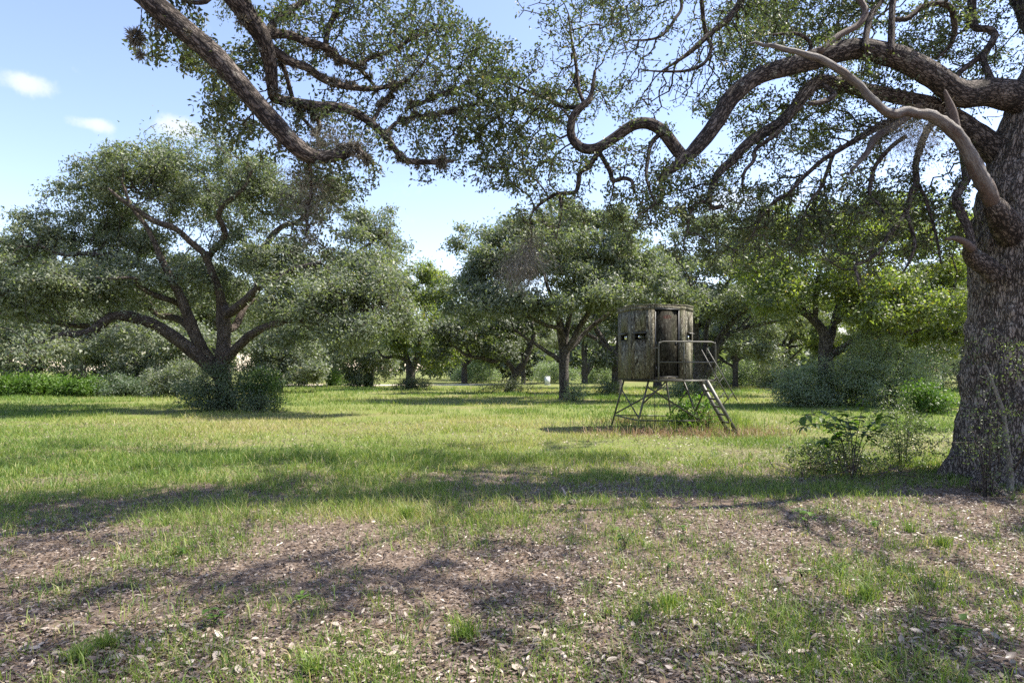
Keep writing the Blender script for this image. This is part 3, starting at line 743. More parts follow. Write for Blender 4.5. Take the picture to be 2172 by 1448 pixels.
limb2b = lim(7.6, 8.8, [(570, 100, 22), (616, 131, 19), (651, 143, 18), (682, 166, 16), (725, 182, 14), (783, 189, 11), (829, 182, 9), (870, 170, 6)])
limb2c = lim(7.4, 8.9, [(556, 72, 24), (609, 73, 18), (651, 89, 17), (698, 104, 15), (725, 128, 12), (756, 139, 11), (775, 159, 9), (800, 190, 6)])
limb2d = lim(8.4, 8.6, [(690, 98, 12), (697, 60, 12), (710, 30, 12), (728, -20, 12), (760, -120, 9)])
limb2e = lim(7.4, 8.4, [(560, 76, 15), (575, 55, 13), (601, 31, 12), (636, 8, 12), (670, -20, 11), (760, -80, 9), (860, -120, 6)])
limb2f = lim(8.6, 9.4, [(756, 136, 9), (794, 120, 9), (829, 108, 8), (880, 80, 7), (930, 60, 5)])
limb2g = lim(8.3, 8.8, [(790, 262, 8), (800, 240, 8), (815, 214, 7), (850, 180, 5)])
limb2h = lim(8.5, 9.3, [(815, 285, 9), (845, 258, 8), (883, 247, 7), (940, 240, 6), (1000, 220, 4)])
limb2i = lim(8.8, 9.6, [(860, 232, 8), (899, 216, 7), (940, 198, 7), (980, 184, 6), (1030, 150, 4)])
limb2j = lim(7.9, 8.1, [(588, 110, 11), (604, 150, 10), (616, 193, 10), (628, 232, 9), (648, 258, 7), (668, 280, 5)])
limb2k = lim(8.1, 8.2, [(655, 224, 10), (668, 244, 10), (678, 267, 10), (672, 292, 8), (690, 312, 5)])
limb2l = lim(7.6, 7.9, [(640, 322, 9), (655, 350, 8), (660, 400, 7), (652, 450, 6), (650, 500, 4)])
limb3 = lim(7.0, 6.9, [(455, -30, 16), (440, 0, 12), (420, 6, 10), (392, 2, 9), (372, -12, 8)])
limb4 = np.array([(-7.2, 5.7, 5.2, .2), (-6.0, 7.4, 7.6, .17), (-4.6, 9.6, 9.4, .14), (-3.2, 11.8, 10.4, .11), (-1.6, 13.8, 10.9, .08), (.2, 15.0, 11.0, .05)])
limb5 = np.array([(-6.8, 6.0, 6.4, .18), (-5.6, 4.8, 7.6, .15), (-3.8, 3.8, 8.4, .12), (-1.6, 3.2, 8.7, .08)])
limb6 = np.array([(-7.0, 5.9, 5.8, .2), (-7.4, 8.0, 7.4, .16), (-8.4, 9.8, 9.2, .12), (-9.4, 11.0, 9.8, .07)])
lobesO = [Lb(430, 145, 50, 40, 7.6, .6, 8), Lb(480, 245, 60, 45, 7.9, .6, 10), Lb(560, 90, 60, 60, 8.3, .7, 6), Lb(650, 130, 110, 100, 8.5, 1.0, 22), Lb(760, 50, 130, 70, 8.6, 1.1, 30), Lb(860, 110, 100, 100, 9.0, 1.1, 34), Lb(945, 200, 110, 80, 9.2, 1.0, 38),
          Lb(900, 290, 80, 45, 8.9, .8, 18), Lb(1010, 170, 45, 75, 9.4, .8, 13), Lb(1050, 240, 35, 60, 9.4, .7, 10), Lb(700, 270, 70, 40, 8.2, .7, 12), Lb(740, 345, 60, 40, 7.9, .6, 12), Lb(690, 400, 70, 50, 8.0, .6, 14), Lb(600, 285, 45, 35, 8.2, .6, 8),
          Lb(650, 470, 35, 60, 7.9, .4, 8), Lb(960, 70, 60, 60, 9.3, .9, 16), Lb(880, 10, 70, 40, 9.4, .9, 14), Lb(820, 230, 60, 40, 8.8, .7, 10),
          (np.array([-3.6, 15.2, 11.2]), np.array([2.6, 1.5, .8]), 34), (np.array([.4, 15.0, 11.0]), np.array([2.6, 1.4, .8]), 30), (np.array([.6, 6.6, 7.6]), np.array([1.2, .9, .6]), 9),  # unseen upper crown from here on, put in for its shadow bands on the lawn
          (np.array([-5.6, 12.4, 9.6]), np.array([1.6, 1.6, .8]), 18), (np.array([-7.0, 6.2, 9.4]), np.array([2.0, 1.8, .8]), 14), (np.array([-1.6, 12.6, 10.2]), np.array([1.4, 1.4, .7]), 12)]
plant('overhanging_oak', 'live oak reaching in from the top left with thick slanting limbs dotted with ball moss', 'tree', (-8.3, 5.2, 0),
      [('trunk', t2, M_BARK)] + [('limb', l, M_LIMB) for l in (limb1, limb2)] + [('limb', l, M_BARK_S) for l in (limb1b, limb2b, limb2c, limb2d, limb2e, limb2f, limb2g, limb2h, limb2i, limb2j, limb2k, limb2l, limb3, limb4, limb5, limb6)],
      lobesO, step=.14, kill=.15, cr=.36, m=15, iters=70, wig=.4, grav=0.0, tip_r=.0042, leaf=M_LEAF, per=26, lsize=.058, lw=.46, spread=.055, kind=4, seed=8,
      sides=22, gn=.10, gs=3.6, flare=None, hi_trunk=48, rstep=.05, leaf_r=2.0, density=vis_density(.35, 1.5), shell=.6)
OVER = bpy.data.objects['overhanging_oak']

# ------------------------------------------------------------------ the spreading oak in the left half of the meadow
def at(D, pts, dd=0.0):
    """traced limb (px, py, width[, distance offset]) round the distance D; dd = how far its tip comes nearer (-) or goes off (+)"""
    k = len(pts)
    return [(p[0], p[1], D + (p[3] if len(p) > 3 else dd * i / (k - 1)), p[2]) for i, p in enumerate(pts)]
D27 = 27.2
tr = at(D27, [(480, 874, 46), (478, 850, 40), (474, 815, 36), (470, 780, 34), (473, 745, 30), (475, 700, 28), (473, 665, 27), (471, 645, 24)])
bl = [('trunk', tr, M_BARK_S)] + [('limb', at(D27, p, d), M_BARK_S) for p, d in [
    ([(468, 800, 30), (442, 775, 29), (408, 745, 27), (376, 720, 26), (347, 700, 25), (318, 685, 25), (290, 675, 24), (265, 670, 23), (238, 670, 18), (215, 684, 15), (195, 698, 14), (165, 708, 13), (133, 709, 12), (100, 722, 9), (60, 730, 6)], -3.5),
    ([(240, 672, 13), (222, 688, 12), (195, 711, 12), (168, 728, 11), (146, 742, 10), (118, 752, 9), (88, 757, 8), (55, 750, 6), (22, 746, 4)], -4.5),
    ([(225, 677, 11), (190, 690, 12), (150, 690, 11), (110, 682, 10), (75, 680, 9), (30, 668, 6), (-30, 660, 4)], 1.0),
    ([(462, 790, 26), (442, 760, 25), (426, 735, 25), (412, 705, 25), (402, 680, 24), (391, 650, 22), (380, 622, 19), (364, 594, 17), (350, 565, 15), (340, 545, 13), (330, 520, 11), (310, 480, 9), (280, 440, 7), (260, 390, 5)], -2.0),
    ([(410, 705, 17), (385, 680, 16), (360, 672, 14), (335, 668, 11), (300, 640, 7)], 3.0),
    ([(474, 655, 22), (486, 664, 21), (505, 650, 20), (522, 636, 19), (540, 618, 17), (560, 600, 16), (590, 586, 14), (630, 570, 11), (680, 556, 8)], -2.5),
    ([(471, 650, 22), (465, 620, 19), (452, 585, 17), (440, 552, 16), (430, 535, 14), (405, 514, 14), (385, 495, 13), (365, 481, 13), (340, 474, 13), (318, 464, 12), (290, 444, 10), (262, 427, 8), (230, 400, 5)], -3.0),
    ([(440, 550, 14), (452, 532, 14), (468, 516, 13), (477, 498, 13), (472, 478, 12), (463, 458, 12), (474, 436, 11), (495, 418, 10), (520, 395, 7), (535, 360, 5)], -2.5),
    ([(352, 596, 13), (330, 574, 13), (305, 566, 12), (265, 556, 11), (230, 543, 10), (177, 538, 9), (137, 541, 7), (80, 520, 5)], -2.0),
    ([(545, 612, 14), (554, 570, 13), (561, 530, 13), (575, 503, 13), (590, 487, 12), (606, 477, 11), (632, 470, 9), (660, 440, 7), (690, 410, 5)], 0.5),
    ([(478, 765, 22), (505, 735, 20), (540, 705, 18), (580, 688, 17), (619, 676, 16), (663, 680, 15), (707, 671, 13), (743, 662, 11), (791, 653, 10), (818, 640, 9), (862, 636, 5)], -3.5),
    ([(640, 680, 10), (665, 700, 9), (690, 702, 9), (715, 700, 7), (740, 690, 5)], -3.3),
    ([(620, 600, 10), (635, 560, 9), (630, 540, 8), (625, 500, 6)], -1.0),
    ([(700, 560, 8), (740, 545, 8), (780, 520, 7), (805, 500, 6), (825, 490, 4)], -0.5),
    ([(476, 700, 18), (500, 690, 15), (530, 640, 13), (600, 640, 10), (680, 620, 7)], 3.5),
    ([(395, 655, 13), (370, 640, 12), (345, 632, 12), (320, 622, 11), (295, 606, 9), (285, 590, 7), (240, 590, 5)], -3.0)]]
lo = []
for px, py, rx, ry, dd, rd, n in [
    (270, 360, 100, 55, -1, 2.0, 46), (210, 400, 70, 60, 0, 1.8, 28), (345, 345, 60, 45, 0, 1.6, 22), (455, 345, 85, 55, -1, 1.8, 36), (540, 390, 60, 55, -1, 1.5, 22), (240, 470, 90, 45, 1, 2.0, 30),
    (400, 430, 90, 50, 0, 2.0, 34), (80, 490, 75, 50, -1, 1.7, 26), (30, 540, 60, 50, 0, 1.6, 18), (160, 530, 90, 45, 0, 2.2, 30), (110, 590, 120, 50, -2, 2.0, 44), (50, 640, 90, 40, -2, 1.8, 28),
    (250, 590, 100, 45, -1, 2.2, 34), (190, 618, 100, 36, -2, 2.0, 30), (310, 515, 70, 40, 0, 1.6, 20), (430, 600, 70, 35, 0, 1.5, 20), (500, 560, 80, 60, 1, 2.0, 30), (520, 480, 60, 45, 1, 1.6, 16),
    (600, 540, 80, 45, -1, 1.8, 24), (640, 440, 60, 45, 0, 1.5, 15), (590, 400, 50, 40, 0, 1.4, 10), (700, 410, 55, 40, 0, 1.4, 10), (770, 480, 70, 50, 0, 1.5, 20), (830, 510, 30, 40, 0, 1.0, 8), (750, 560, 100, 45, -1, 1.8, 32),
    (620, 625, 80, 36, -2, 1.6, 24), (700, 620, 100, 50, -3, 1.8, 38), (800, 600, 65, 55, -2, 1.6, 26), (840, 660, 50, 55, -3, 1.3, 18), (650, 650, 80, 26, -3, 1.4, 16), (760, 700, 80, 40, -3.5, 1.4, 22), (610, 720, 50, 30, -2.5, 1.0, 8),
    (300, 620, 60, 40, 3, 1.8, 18), (560, 660, 80, 40, 4, 2.0, 20), (380, 560, 80, 50, 4, 2.0, 26), (200, 580, 80, 50, 4, 2.0, 24), (470, 420, 80, 50, 4, 2.0, 22), (650, 590, 90, 50, 4, 2.0, 22),
    (270, 720, 60, 22, -3, .9, 8), (120, 745, 60, 22, -4, .8, 9)]:
    lo.append(Lb(px, py, rx, ry, D27 + dd, rd, n))
plant('spreading_oak', 'broad spreading oak with low arching limbs, standing alone in the sunlit grass', 'tree', W(480, 870, D27) * [1, 1, 0],
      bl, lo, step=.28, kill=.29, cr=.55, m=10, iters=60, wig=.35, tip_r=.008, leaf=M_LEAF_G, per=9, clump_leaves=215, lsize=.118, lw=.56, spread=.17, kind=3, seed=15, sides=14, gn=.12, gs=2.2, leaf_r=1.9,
      density=vis_density(.42, 1.3), shell=.6, flat=.62)

# ------------------------------------------------------------------ trees behind, each traced at its own distance
def tree(name, label, base_px, D, limbs, lobes, group=None, **kw):
    bl = [(n, at(D, p, d), m) for n, p, d, m in limbs]
    lo = [Lb(px, py, rx, ry, D + dd, rd, n) for px, py, rx, ry, dd, rd, n in lobes]
    s = D / 30
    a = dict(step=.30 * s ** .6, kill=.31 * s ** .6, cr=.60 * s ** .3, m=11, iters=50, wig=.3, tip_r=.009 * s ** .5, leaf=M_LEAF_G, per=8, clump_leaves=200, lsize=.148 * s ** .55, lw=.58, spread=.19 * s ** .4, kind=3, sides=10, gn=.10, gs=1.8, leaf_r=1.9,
             density=vis_density(.7, 1.2), shell=.6, flat=.64)
    a.update(kw)
    return plant(name, label, 'tree', W(base_px[0], base_px[1], D) * [1, 1, 0], bl, lo, group=group, **a)

T, Lm = 'trunk', 'limb'
tree('round_oak', 'rounded oak with a straight pale trunk, standing just left of the hunting blind', (1197, 849), 36.6,
     [(T, [(1198, 853, 27), (1197, 825, 22), (1196, 798, 21), (1196, 770, 21), (1197, 745, 22), (1196, 728, 20)], 0, M_BARK_F),
      (Lm, [(1193, 740, 15), (1188, 705, 14), (1184, 678, 13), (1167, 662, 11), (1132, 640, 8), (1090, 610, 5)], -2, M_BARK_F), (Lm, [(1192, 770, 11), (1178, 757, 10), (1160, 746, 9), (1132, 727, 7), (1090, 700, 5)], -1, M_BARK_F),
      (Lm, [(1194, 735, 13), (1192, 690, 11), (1180, 653, 10), (1162, 610, 8), (1150, 560, 5)], 1, M_BARK_F), (Lm, [(1200, 740, 15), (1212, 728, 14), (1228, 695, 12), (1245, 669, 11), (1258, 640, 9), (1275, 590, 6)], -1.5, M_BARK_F),
      (Lm, [(1202, 745, 12), (1222, 728, 11), (1245, 701, 10), (1299, 659, 9), (1345, 620, 6), (1400, 590, 4)], 1.5, M_BARK_F), (Lm, [(1198, 735, 12), (1206, 680, 11), (1216, 630, 9), (1222, 560, 7), (1235, 500, 5)], 1, M_BARK_F),
      (Lm, [(1200, 740, 11), (1190, 700, 10), (1160, 690, 9), (1110, 670, 7), (1040, 660, 4)], -3, M_BARK_F)],
     [(1260, 470, 110, 45, 0, 2.2, 34), (1180, 470, 80, 45, 1, 2, 22), (1100, 490, 90, 55, 0, 2, 28), (1060, 560, 80, 55, -1, 2, 28), (1010, 600, 55, 45, 0, 1.6, 14), (1180, 545, 110, 50, -2, 2.2, 38), (1310, 540, 110, 60, -1, 2.2, 40), (1395, 590, 75, 45, -1, 2, 24),
      (1440, 640, 45, 32, -1.5, 1.6, 14), (1030, 645, 80, 40, -2, 1.8, 24), (1110, 640, 80, 40, -3, 1.6, 24), (1270, 620, 80, 45, -3, 1.8, 26), (1340, 640, 70, 35, -2, 1.6, 18), (1000, 545, 40, 35, 1, 1.4, 8), (1250, 560, 120, 60, 3, 2.2, 30), (1120, 570, 90, 60, 3, 2, 24), (1200, 620, 60, 35, 2.5, 1.5, 12), (970, 490, 25, 30, 0, 1.0, 5)], seed=21)
tree('leaning_oak', 'slim dark oak leaning to the right with one long limb reaching left', (1078, 832), 48.5,
     [(T, [(1076, 836, 20), (1082, 820, 17), (1093, 796, 16), (1103, 780, 15), (1112, 768, 13), (1120, 745, 11), (1127, 727, 10), (1132, 700, 8), (1120, 660, 6)], 0, M_BARK_F),
      (Lm, [(1094, 794, 12), (1083, 776, 11), (1067, 762, 10), (1045, 766, 10), (1025, 759, 9), (1005, 757, 8), (987, 752, 7), (965, 735, 5), (945, 715, 3)], -1.5, M_BARK_F), (Lm, [(1000, 757, 7), (990, 735, 6), (1000, 715, 4)], -1, M_BARK_F), (Lm, [(1124, 735, 8), (1100, 705, 7), (1070, 690, 6), (1030, 670, 4)], -1, M_BARK_F)],
     [(1000, 705, 65, 28, -1, 1.8, 20), (950, 700, 45, 35, -1, 1.6, 16), (1075, 690, 70, 32, 0, 2, 22), (1120, 680, 50, 35, 1, 1.8, 14), (1045, 740, 45, 18, -1, 1.2, 8), (930, 740, 25, 25, -1, 1.0, 6), (1020, 660, 80, 30, 2, 2, 18)], seed=22, leaf=M_LEAF)
tree('forked_oak', 'dark forked oak with drooping foliage on the far side of the meadow', (871, 826), 57.5,
     [(T, [(872, 830, 26), (871, 812, 21), (871, 790, 20), (871, 776, 20)], 0, M_BARK_F), (Lm, [(870, 785, 13), (866, 768, 12), (860, 748, 10), (852, 720, 8), (840, 690, 5)], 0, M_BARK_F), (Lm, [(873, 783, 14), (882, 765, 12), (888, 742, 11), (892, 700, 9), (905, 640, 6)], 0, M_BARK_F),
      (Lm, [(886, 760, 8), (905, 735, 7), (930, 715, 5)], -1, M_BARK_F), (Lm, [(862, 765, 8), (840, 755, 8), (815, 758, 6), (800, 740, 4)], -1, M_BARK_F)],
     [(870, 620, 55, 60, 0, 2.5, 22), (900, 590, 50, 40, 1, 2.2, 14), (945, 640, 60, 50, 0, 2.4, 22), (840, 680, 50, 40, -1, 2, 16), (905, 700, 65, 45, -2, 2, 24), (930, 755, 45, 35, -2, 1.6, 14), (975, 690, 35, 40, 0, 1.8, 10), (840, 735, 30, 20, -1, 1.4, 6), (975, 745, 30, 25, -1, 1.2, 6)], seed=23, leaf=M_LEAF_Y)
tree('drooping_oak', 'silvery oak whose foliage droops almost to the ground, left of the pale sand track', (783, 821), 66,
     [(T, [(782, 824, 24), (783, 806, 19), (785, 785, 18), (788, 755, 14), (786, 720, 10)], 0, M_BARK_F), (Lm, [(784, 790, 10), (800, 765, 9), (825, 752, 8), (845, 735, 5)], -1, M_BARK_F), (Lm, [(785, 775, 10), (765, 745, 8), (740, 720, 5)], 0, M_BARK_F)],
     [(775, 690, 60, 45, 0, 2.6, 22), (740, 730, 55, 40, -1, 2.4, 20), (800, 735, 45, 40, -2, 2, 16), (820, 770, 35, 25, -2, 1.6, 9), (740, 775, 35, 30, -1, 1.6, 10), (780, 640, 60, 40, 2, 2.6, 16)], seed=24)
tree('hooked_oak', 'silver green oak with a hooked dark trunk behind the spreading oak', (705, 815), 72,
     [(T, [(703, 821, 18), (698, 805, 15), (694, 793, 14), (700, 778, 13), (712, 768, 10), (725, 755, 7)], 0, M_BARK_F), (Lm, [(697, 790, 9), (685, 765, 8), (670, 740, 5)], 0, M_BARK_F)],
     [(690, 710, 75, 50, 0, 3, 28), (640, 740, 60, 50, 0, 2.6, 22), (720, 740, 40, 30, -1, 2, 10), (650, 790, 45, 30, -2, 2, 14), (600, 760, 50, 50, 1, 2.4, 18), (690, 640, 80, 50, 3, 3, 22)], seed=25)
tree('shaded_oak', 'dark trunked oak directly behind the left wall of the hunting blind', (1308, 836), 45.5,
     [(T, [(1308, 839, 26), (1308, 815, 22), (1308, 790, 21), (1306, 765, 21), (1298, 748, 17), (1280, 725, 14), (1262, 690, 11), (1255, 650, 8)], 0, M_BARK_F), (Lm, [(1306, 770, 14), (1312, 735, 13), (1318, 690, 11), (1330, 640, 7)], 1, M_BARK_F),
      (Lm, [(1300, 760, 10), (1272, 724, 9), (1240, 707, 8), (1205, 690, 5)], -1, M_BARK_F)],
     [(1290, 640, 90, 40, 2, 2.4, 30), (1360, 600, 80, 45, 2, 2.4, 26), (1230, 680, 50, 25, 0, 1.6, 10), (1270, 760, 35, 14, -1, 1.2, 6), (1345, 680, 60, 30, 1, 1.6, 12)], seed=26, leaf=M_LEAF)
tree('slanting_oak', 'oak with long slanting limbs spreading right from behind the ladder of the blind', (1484, 842), 43,
     [(T, [(1486, 846, 30), (1484, 820, 26), (1482, 795, 25), (1484, 770, 22), (1480, 740, 18), (1476, 700, 13), (1480, 650, 8)], 0, M_BARK_F), (Lm, [(1488, 806, 18), (1503, 786, 15), (1514, 768, 14), (1520, 745, 12), (1538, 716, 11), (1563, 700, 10), (1600, 690, 9), (1640, 682, 6), (1690, 670, 4)], -1, M_BARK_F),
      (Lm, [(1490, 790, 16), (1508, 752, 14), (1526, 715, 13), (1546, 690, 13), (1572, 665, 12), (1600, 648, 10), (1630, 632, 7), (1660, 610, 4)], 0, M_BARK_F), (Lm, [(1486, 780, 12), (1496, 735, 11), (1500, 690, 9), (1520, 640, 7), (1550, 590, 5)], 2, M_BARK_F), (Lm, [(1560, 702, 7), (1590, 672, 7), (1610, 630, 5)], 1, M_BARK_F)],
     [(1500, 560, 90, 60, 1, 2.4, 32), (1580, 530, 90, 60, 1, 2.4, 32), (1660, 560, 80, 60, 0, 2.2, 26), (1530, 640, 60, 35, -1, 1.8, 16), (1640, 640, 60, 28, -1, 1.6, 12), (1480, 480, 70, 40, 2, 2, 16), (1600, 470, 90, 40, 2, 2.2, 22), (1690, 680, 40, 25, -1, 1.2, 8), (1570, 740, 35, 14, -2, 1.0, 6), (1620, 745, 35, 18, -2, 1.2, 7), (1460, 620, 40, 40, 0, 1.6, 10)], seed=27)
tree('leafy_oak', 'leafy oak rising out of a dense dark thicket to the right of the blind', (1752, 855), 31,
     [(T, [(1752, 862, 40), (1752, 830, 36), (1752, 790, 33), (1751, 750, 30), (1751, 725, 27), (1747, 708, 22), (1738, 692, 20), (1720, 673, 18), (1703, 661, 16), (1688, 650, 14), (1678, 635, 13), (1668, 612, 11), (1655, 570, 7)], 0, M_BARK_F),
      (Lm, [(1753, 735, 20), (1762, 715, 18), (1768, 690, 16), (1774, 665, 14), (1785, 620, 11), (1800, 560, 7)], 1, M_BARK_F), (Lm, [(1754, 755, 17), (1772, 748, 16), (1800, 730, 15), (1829, 714, 14), (1867, 708, 13), (1910, 706, 12), (1950, 698, 10), (1983, 662, 8), (2020, 640, 5)], -1, M_BARK_F),
      (Lm, [(1706, 663, 12), (1701, 640, 11), (1703, 615, 9), (1710, 570, 6)], 1, M_BARK_F), (Lm, [(1728, 680, 12), (1730, 650, 11), (1727, 615, 9), (1745, 560, 6)], -1, M_BARK_F), (Lm, [(1770, 690, 10), (1810, 650, 9), (1870, 620, 6)], -2, M_BARK_F)],
     [(1640, 560, 80, 55, 0, 1.9, 26), (1720, 520, 100, 60, 1, 2, 34), (1820, 500, 110, 60, 1, 2.2, 38), (1930, 530, 100, 70, 0, 2, 36), (2020, 590, 70, 70, 0, 1.8, 26), (1760, 600, 90, 45, -1, 1.8, 28), (1860, 610, 100, 50, -2, 1.8, 34), (1960, 640, 90, 50, -2, 1.7, 30),
      (2040, 660, 50, 50, -1, 1.5, 14), (1650, 640, 60, 40, -1, 1.5, 14), (1880, 670, 90, 28, -2.5, 1.2, 18), (2000, 720, 60, 40, -1, 1.4, 14), (1800, 450, 120, 35, 2, 2, 20), (1660, 480, 80, 40, 2, 1.8, 16), (1950, 460, 90, 40, 2, 1.8, 16), (2060, 500, 60, 60, 2, 1.6, 12), (1800, 680, 60, 30, 3, 1.6, 10)],
     clump_leaves=150, seed=28, leaf=M_LEAF_Y)

# left background
tree('pale_oak', 'pale silvery oak at the left edge, behind the bright green brush', (60, 828), 46,
     [(T, [(60, 836, 24), (64, 800, 20), (70, 760, 18), (60, 700, 14), (50, 640, 8)], 0, M_BARK_F), (Lm, [(66, 780, 12), (110, 730, 10), (150, 690, 6)], 0, M_BARK_F), (Lm, [(66, 760, 12), (20, 720, 10), (-30, 680, 6)], 0, M_BARK_F)],
     [(40, 560, 80, 60, 2, 2.6, 28), (20, 640, 80, 50, 0, 2.4, 24), (110, 660, 80, 50, 1, 2.4, 22), (60, 720, 90, 40, -1, 2.2, 22), (-60, 600, 80, 80, 0, 2.6, 24), (160, 740, 60, 35, 0, 2, 14), (-60, 720, 80, 50, 0, 2, 16), (60, 780, 90, 30, 1, 2, 16)], seed=29)
tree('low_oak', 'low grey green oak filling the gap under the arching limb', (300, 830), 47,
     [(T, [(300, 836, 20), (300, 805, 18), (306, 775, 15), (320, 740, 11)], 0, M_BARK_F), (Lm, [(302, 790, 10), (270, 750, 9), (240, 720, 5)], 0, M_BARK_F), (Lm, [(304, 780, 10), (340, 750, 8), (380, 730, 5)], 0, M_BARK_F)],
     [(240, 730, 80, 50, 0, 2.4, 24), (320, 720, 80, 45, 0, 2.4, 24), (390, 750, 60, 50, 0, 2.2, 20), (280, 790, 70, 35, -1, 2, 18), (370, 800, 50, 30, -1, 1.8, 12), (300, 670, 80, 40, 2, 2.4, 16), (200, 790, 60, 30, 0, 1.8, 12)], seed=30)
tree('silver_oak', 'silvery oak with sweeping branches reaching the grass behind the bushy foot', (590, 826), 50,
     [(T, [(590, 832, 20), (592, 800, 17), (596, 770, 14), (600, 730, 9)], 0, M_BARK_F), (Lm, [(592, 795, 9), (560, 760, 8), (530, 740, 5)], 0, M_BARK_F), (Lm, [(594, 785, 9), (630, 770, 8), (660, 780, 5)], 0, M_BARK_F)],
     [(560, 720, 60, 40, 0, 2.2, 18), (620, 740, 60, 40, 0, 2.2, 20), (660, 790, 30, 22, -1, 1.6, 9), (560, 780, 50, 35, 0, 2, 14), (620, 795, 40, 24, -1, 1.6, 10), (510, 690, 60, 40, 2, 2, 12), (620, 680, 60, 30, 2, 2, 12)], seed=31)

# ------------------------------------------------------------------ thickets and bushes
def bush(name, label, px, py, D, wpx, hpx, rd, n, leaf, seed, stems=5, lsize=.07, per=18, group=None, cat='shrub', wig=.3, lobes=None, twiggy=1.0, clump=None, kind=None, **kw):
    far = D > 20
    kind = kind or (3 if far else 4); clump = clump if clump is not None else (75 if far else 0)
    rng = np.random.default_rng(seed)
    b = W(px, py, D) * [1, 1, 0]; b[2] = ground_z(b[0], b[1]) * .5
    wr = wpx / F * D; hh = hpx / F * D
    lm = []
    for k in range(stems):
        a = k / stems * 2 * np.pi + rng.uniform(0, .8); e = rng.uniform(.25, .8)
        p = np.array([b + [.10 * wr * math.cos(a), .10 * rd * math.sin(a), -.05], b + [.25 * wr * math.cos(a) * e, .25 * rd * math.sin(a) * e, hh * .3], b + [.55 * wr * math.cos(a) * e, .5 * rd * math.sin(a) * e, hh * rng.uniform(.5, .75)]])
        r = .011 * twiggy * (D / 10) ** .35
        lm.append(('stem', np.column_stack([p, [r * 1.6, r * 1.2, r * .7]]), M_TWIG))
    lo = lobes or [(b + [0, 0, hh * .45], np.array([wr * .95, rd, hh * .42]), n), (b + [-.35 * wr, 0, hh * .3], np.array([wr * .55, rd * .8, hh * .3]), n // 3), (b + [.35 * wr, 0, hh * .33], np.array([wr * .6, rd * .8, hh * .32]), n // 3),
                   (b + [rng.uniform(-.3, .3) * wr, 0, hh * .78], np.array([wr * .5, rd * .6, hh * .22]), n // 4)]
    s = (D / 10) ** .5
    a = dict(step=.10 * s, kill=.11 * s, cr=.24 * s, m=7, iters=60, wig=wig, tip_r=.0028 * s, leaf=leaf, per=per * (.6 if far else 1.5), lsize=lsize * 1.25, lw=.52, spread=.075 * s, kind=kind, clump_leaves=clump, sides=6, gn=.05, leaf_r=2.0, seed=seed, min_z=.03, shell=.42, flat=.8, droop=.05, crown='foliage', twig_sides=3)
    a.update(kw)
    return plant(name, label, cat, b, lm, lo, group=group, **a)

bush('thicket', 'dense dark thicket of fine leaved shrubs round the foot of the leafy oak', 1780, 858, 30.6, 130, 110, 1.9, 80, M_SHRUB, 41, 9, .075, 15)
bush('arching_shrub', 'tall arching silvery shrub, largest of the thicket beside the great trunk', 1890, 860, 29.6, 110, 165, 1.6, 90, M_SHRUB, 42, 9, .07, 15)
bush('thicket_shrub', 'low dark shrub at the left end of the thicket by the leafy oak', 1690, 856, 30.2, 60, 85, 1.2, 44, M_SHRUB, 43, 6, .07, 14)
bush('bright_shrub', 'broad leaved bright green shrub between the thicket and the great trunk', 1975, 878, 25.5, 45, 55, .8, 22, M_BRIGHT, 44, 5, .085, 10)
bush('foot_shrub', 'fine leaved dark shrub wrapped round the foot of the spreading oak', 455, 868, 26.6, 85, 100, 1.2, 60, M_SHRUB_D, 45, 8, .06, 14)
bush('sunlit_shrub', 'bright green shrub on the right of the spreading oak foot', 555, 852, 27.4, 55, 95, 1.0, 40, leaf_mat('fresh_leaf', [(0, (.020, .048, .012)), (.5, (.045, .088, .020)), (1, (.09, .14, .035))], trans=.3), 46, 6, .065, 13)
bush('trailing_shrub', 'thin trailing shrub low at the right of the spreading oak foot', 545, 866, 26.2, 50, 36, .7, 18, M_SHRUB_D, 47, 5, .055, 9)
bush('green_brush', 'long low bank of bright green brush along the left edge', 60, 838, 42, 130, 42, 1.6, 90, M_BRIGHT, 48, 9, .12, 15)
bush('green_brush', 'shorter piece of bright green brush ending beside the dark bramble', 172, 836, 41.5, 45, 36, 1.2, 30, M_BRIGHT, 49, 5, .11, 14)
bush('dark_bramble', 'very dark green bramble between the bright brush and the spreading oak', 268, 836, 42.5, 65, 40, 1.4, 44, M_SHRUB_D, 50, 6, .10, 14)
bush('silver_thicket', 'grey green thicket with sweeping twigs behind the foot of the spreading oak', 380, 838, 41, 70, 75, 1.5, 60, M_LEAF_G, 51, 7, .10, 13)
bush('oak_sprout', 'twiggy bush round the foot of the leaning oak', 1078, 834, 47.6, 50, 32, 1.0, 22, M_LEAF, 52, 6, .075, 7, twiggy=.8)
bush('small_bush', 'thin green bush leaning on the pale trunk of the round oak', 1218, 848, 35.6, 30, 40, .5, 14, M_SHRUB, 53, 6, .06, 7)
bush('fork_bush', 'brownish bush round the foot of the forked oak', 880, 827, 56.5, 55, 26, 1.2, 24, M_LEAF, 54, 6, .085, 8)
bush('far_bush', 'dark green bush beside the trunk of the drooping oak', 762, 822, 65, 30, 30, 1.4, 22, M_SHRUB_D, 55, 5, .11, 12)
bush('far_bush', 'small green bush by the hooked trunk', 712, 816, 71, 26, 34, 1.4, 20, M_BRIGHT, 56, 5, .11, 11)
bush('shade_bush', 'small bush at the foot of the dark trunk left of the blind', 1290, 836, 45, 26, 28, .8, 14, M_SHRUB_D, 57, 5, .08, 9)
bush('shade_bush', 'dark bush seen between the legs under the blind', 1452, 838, 42.4, 36, 38, .9, 22, M_SHRUB, 58, 5, .08, 11)

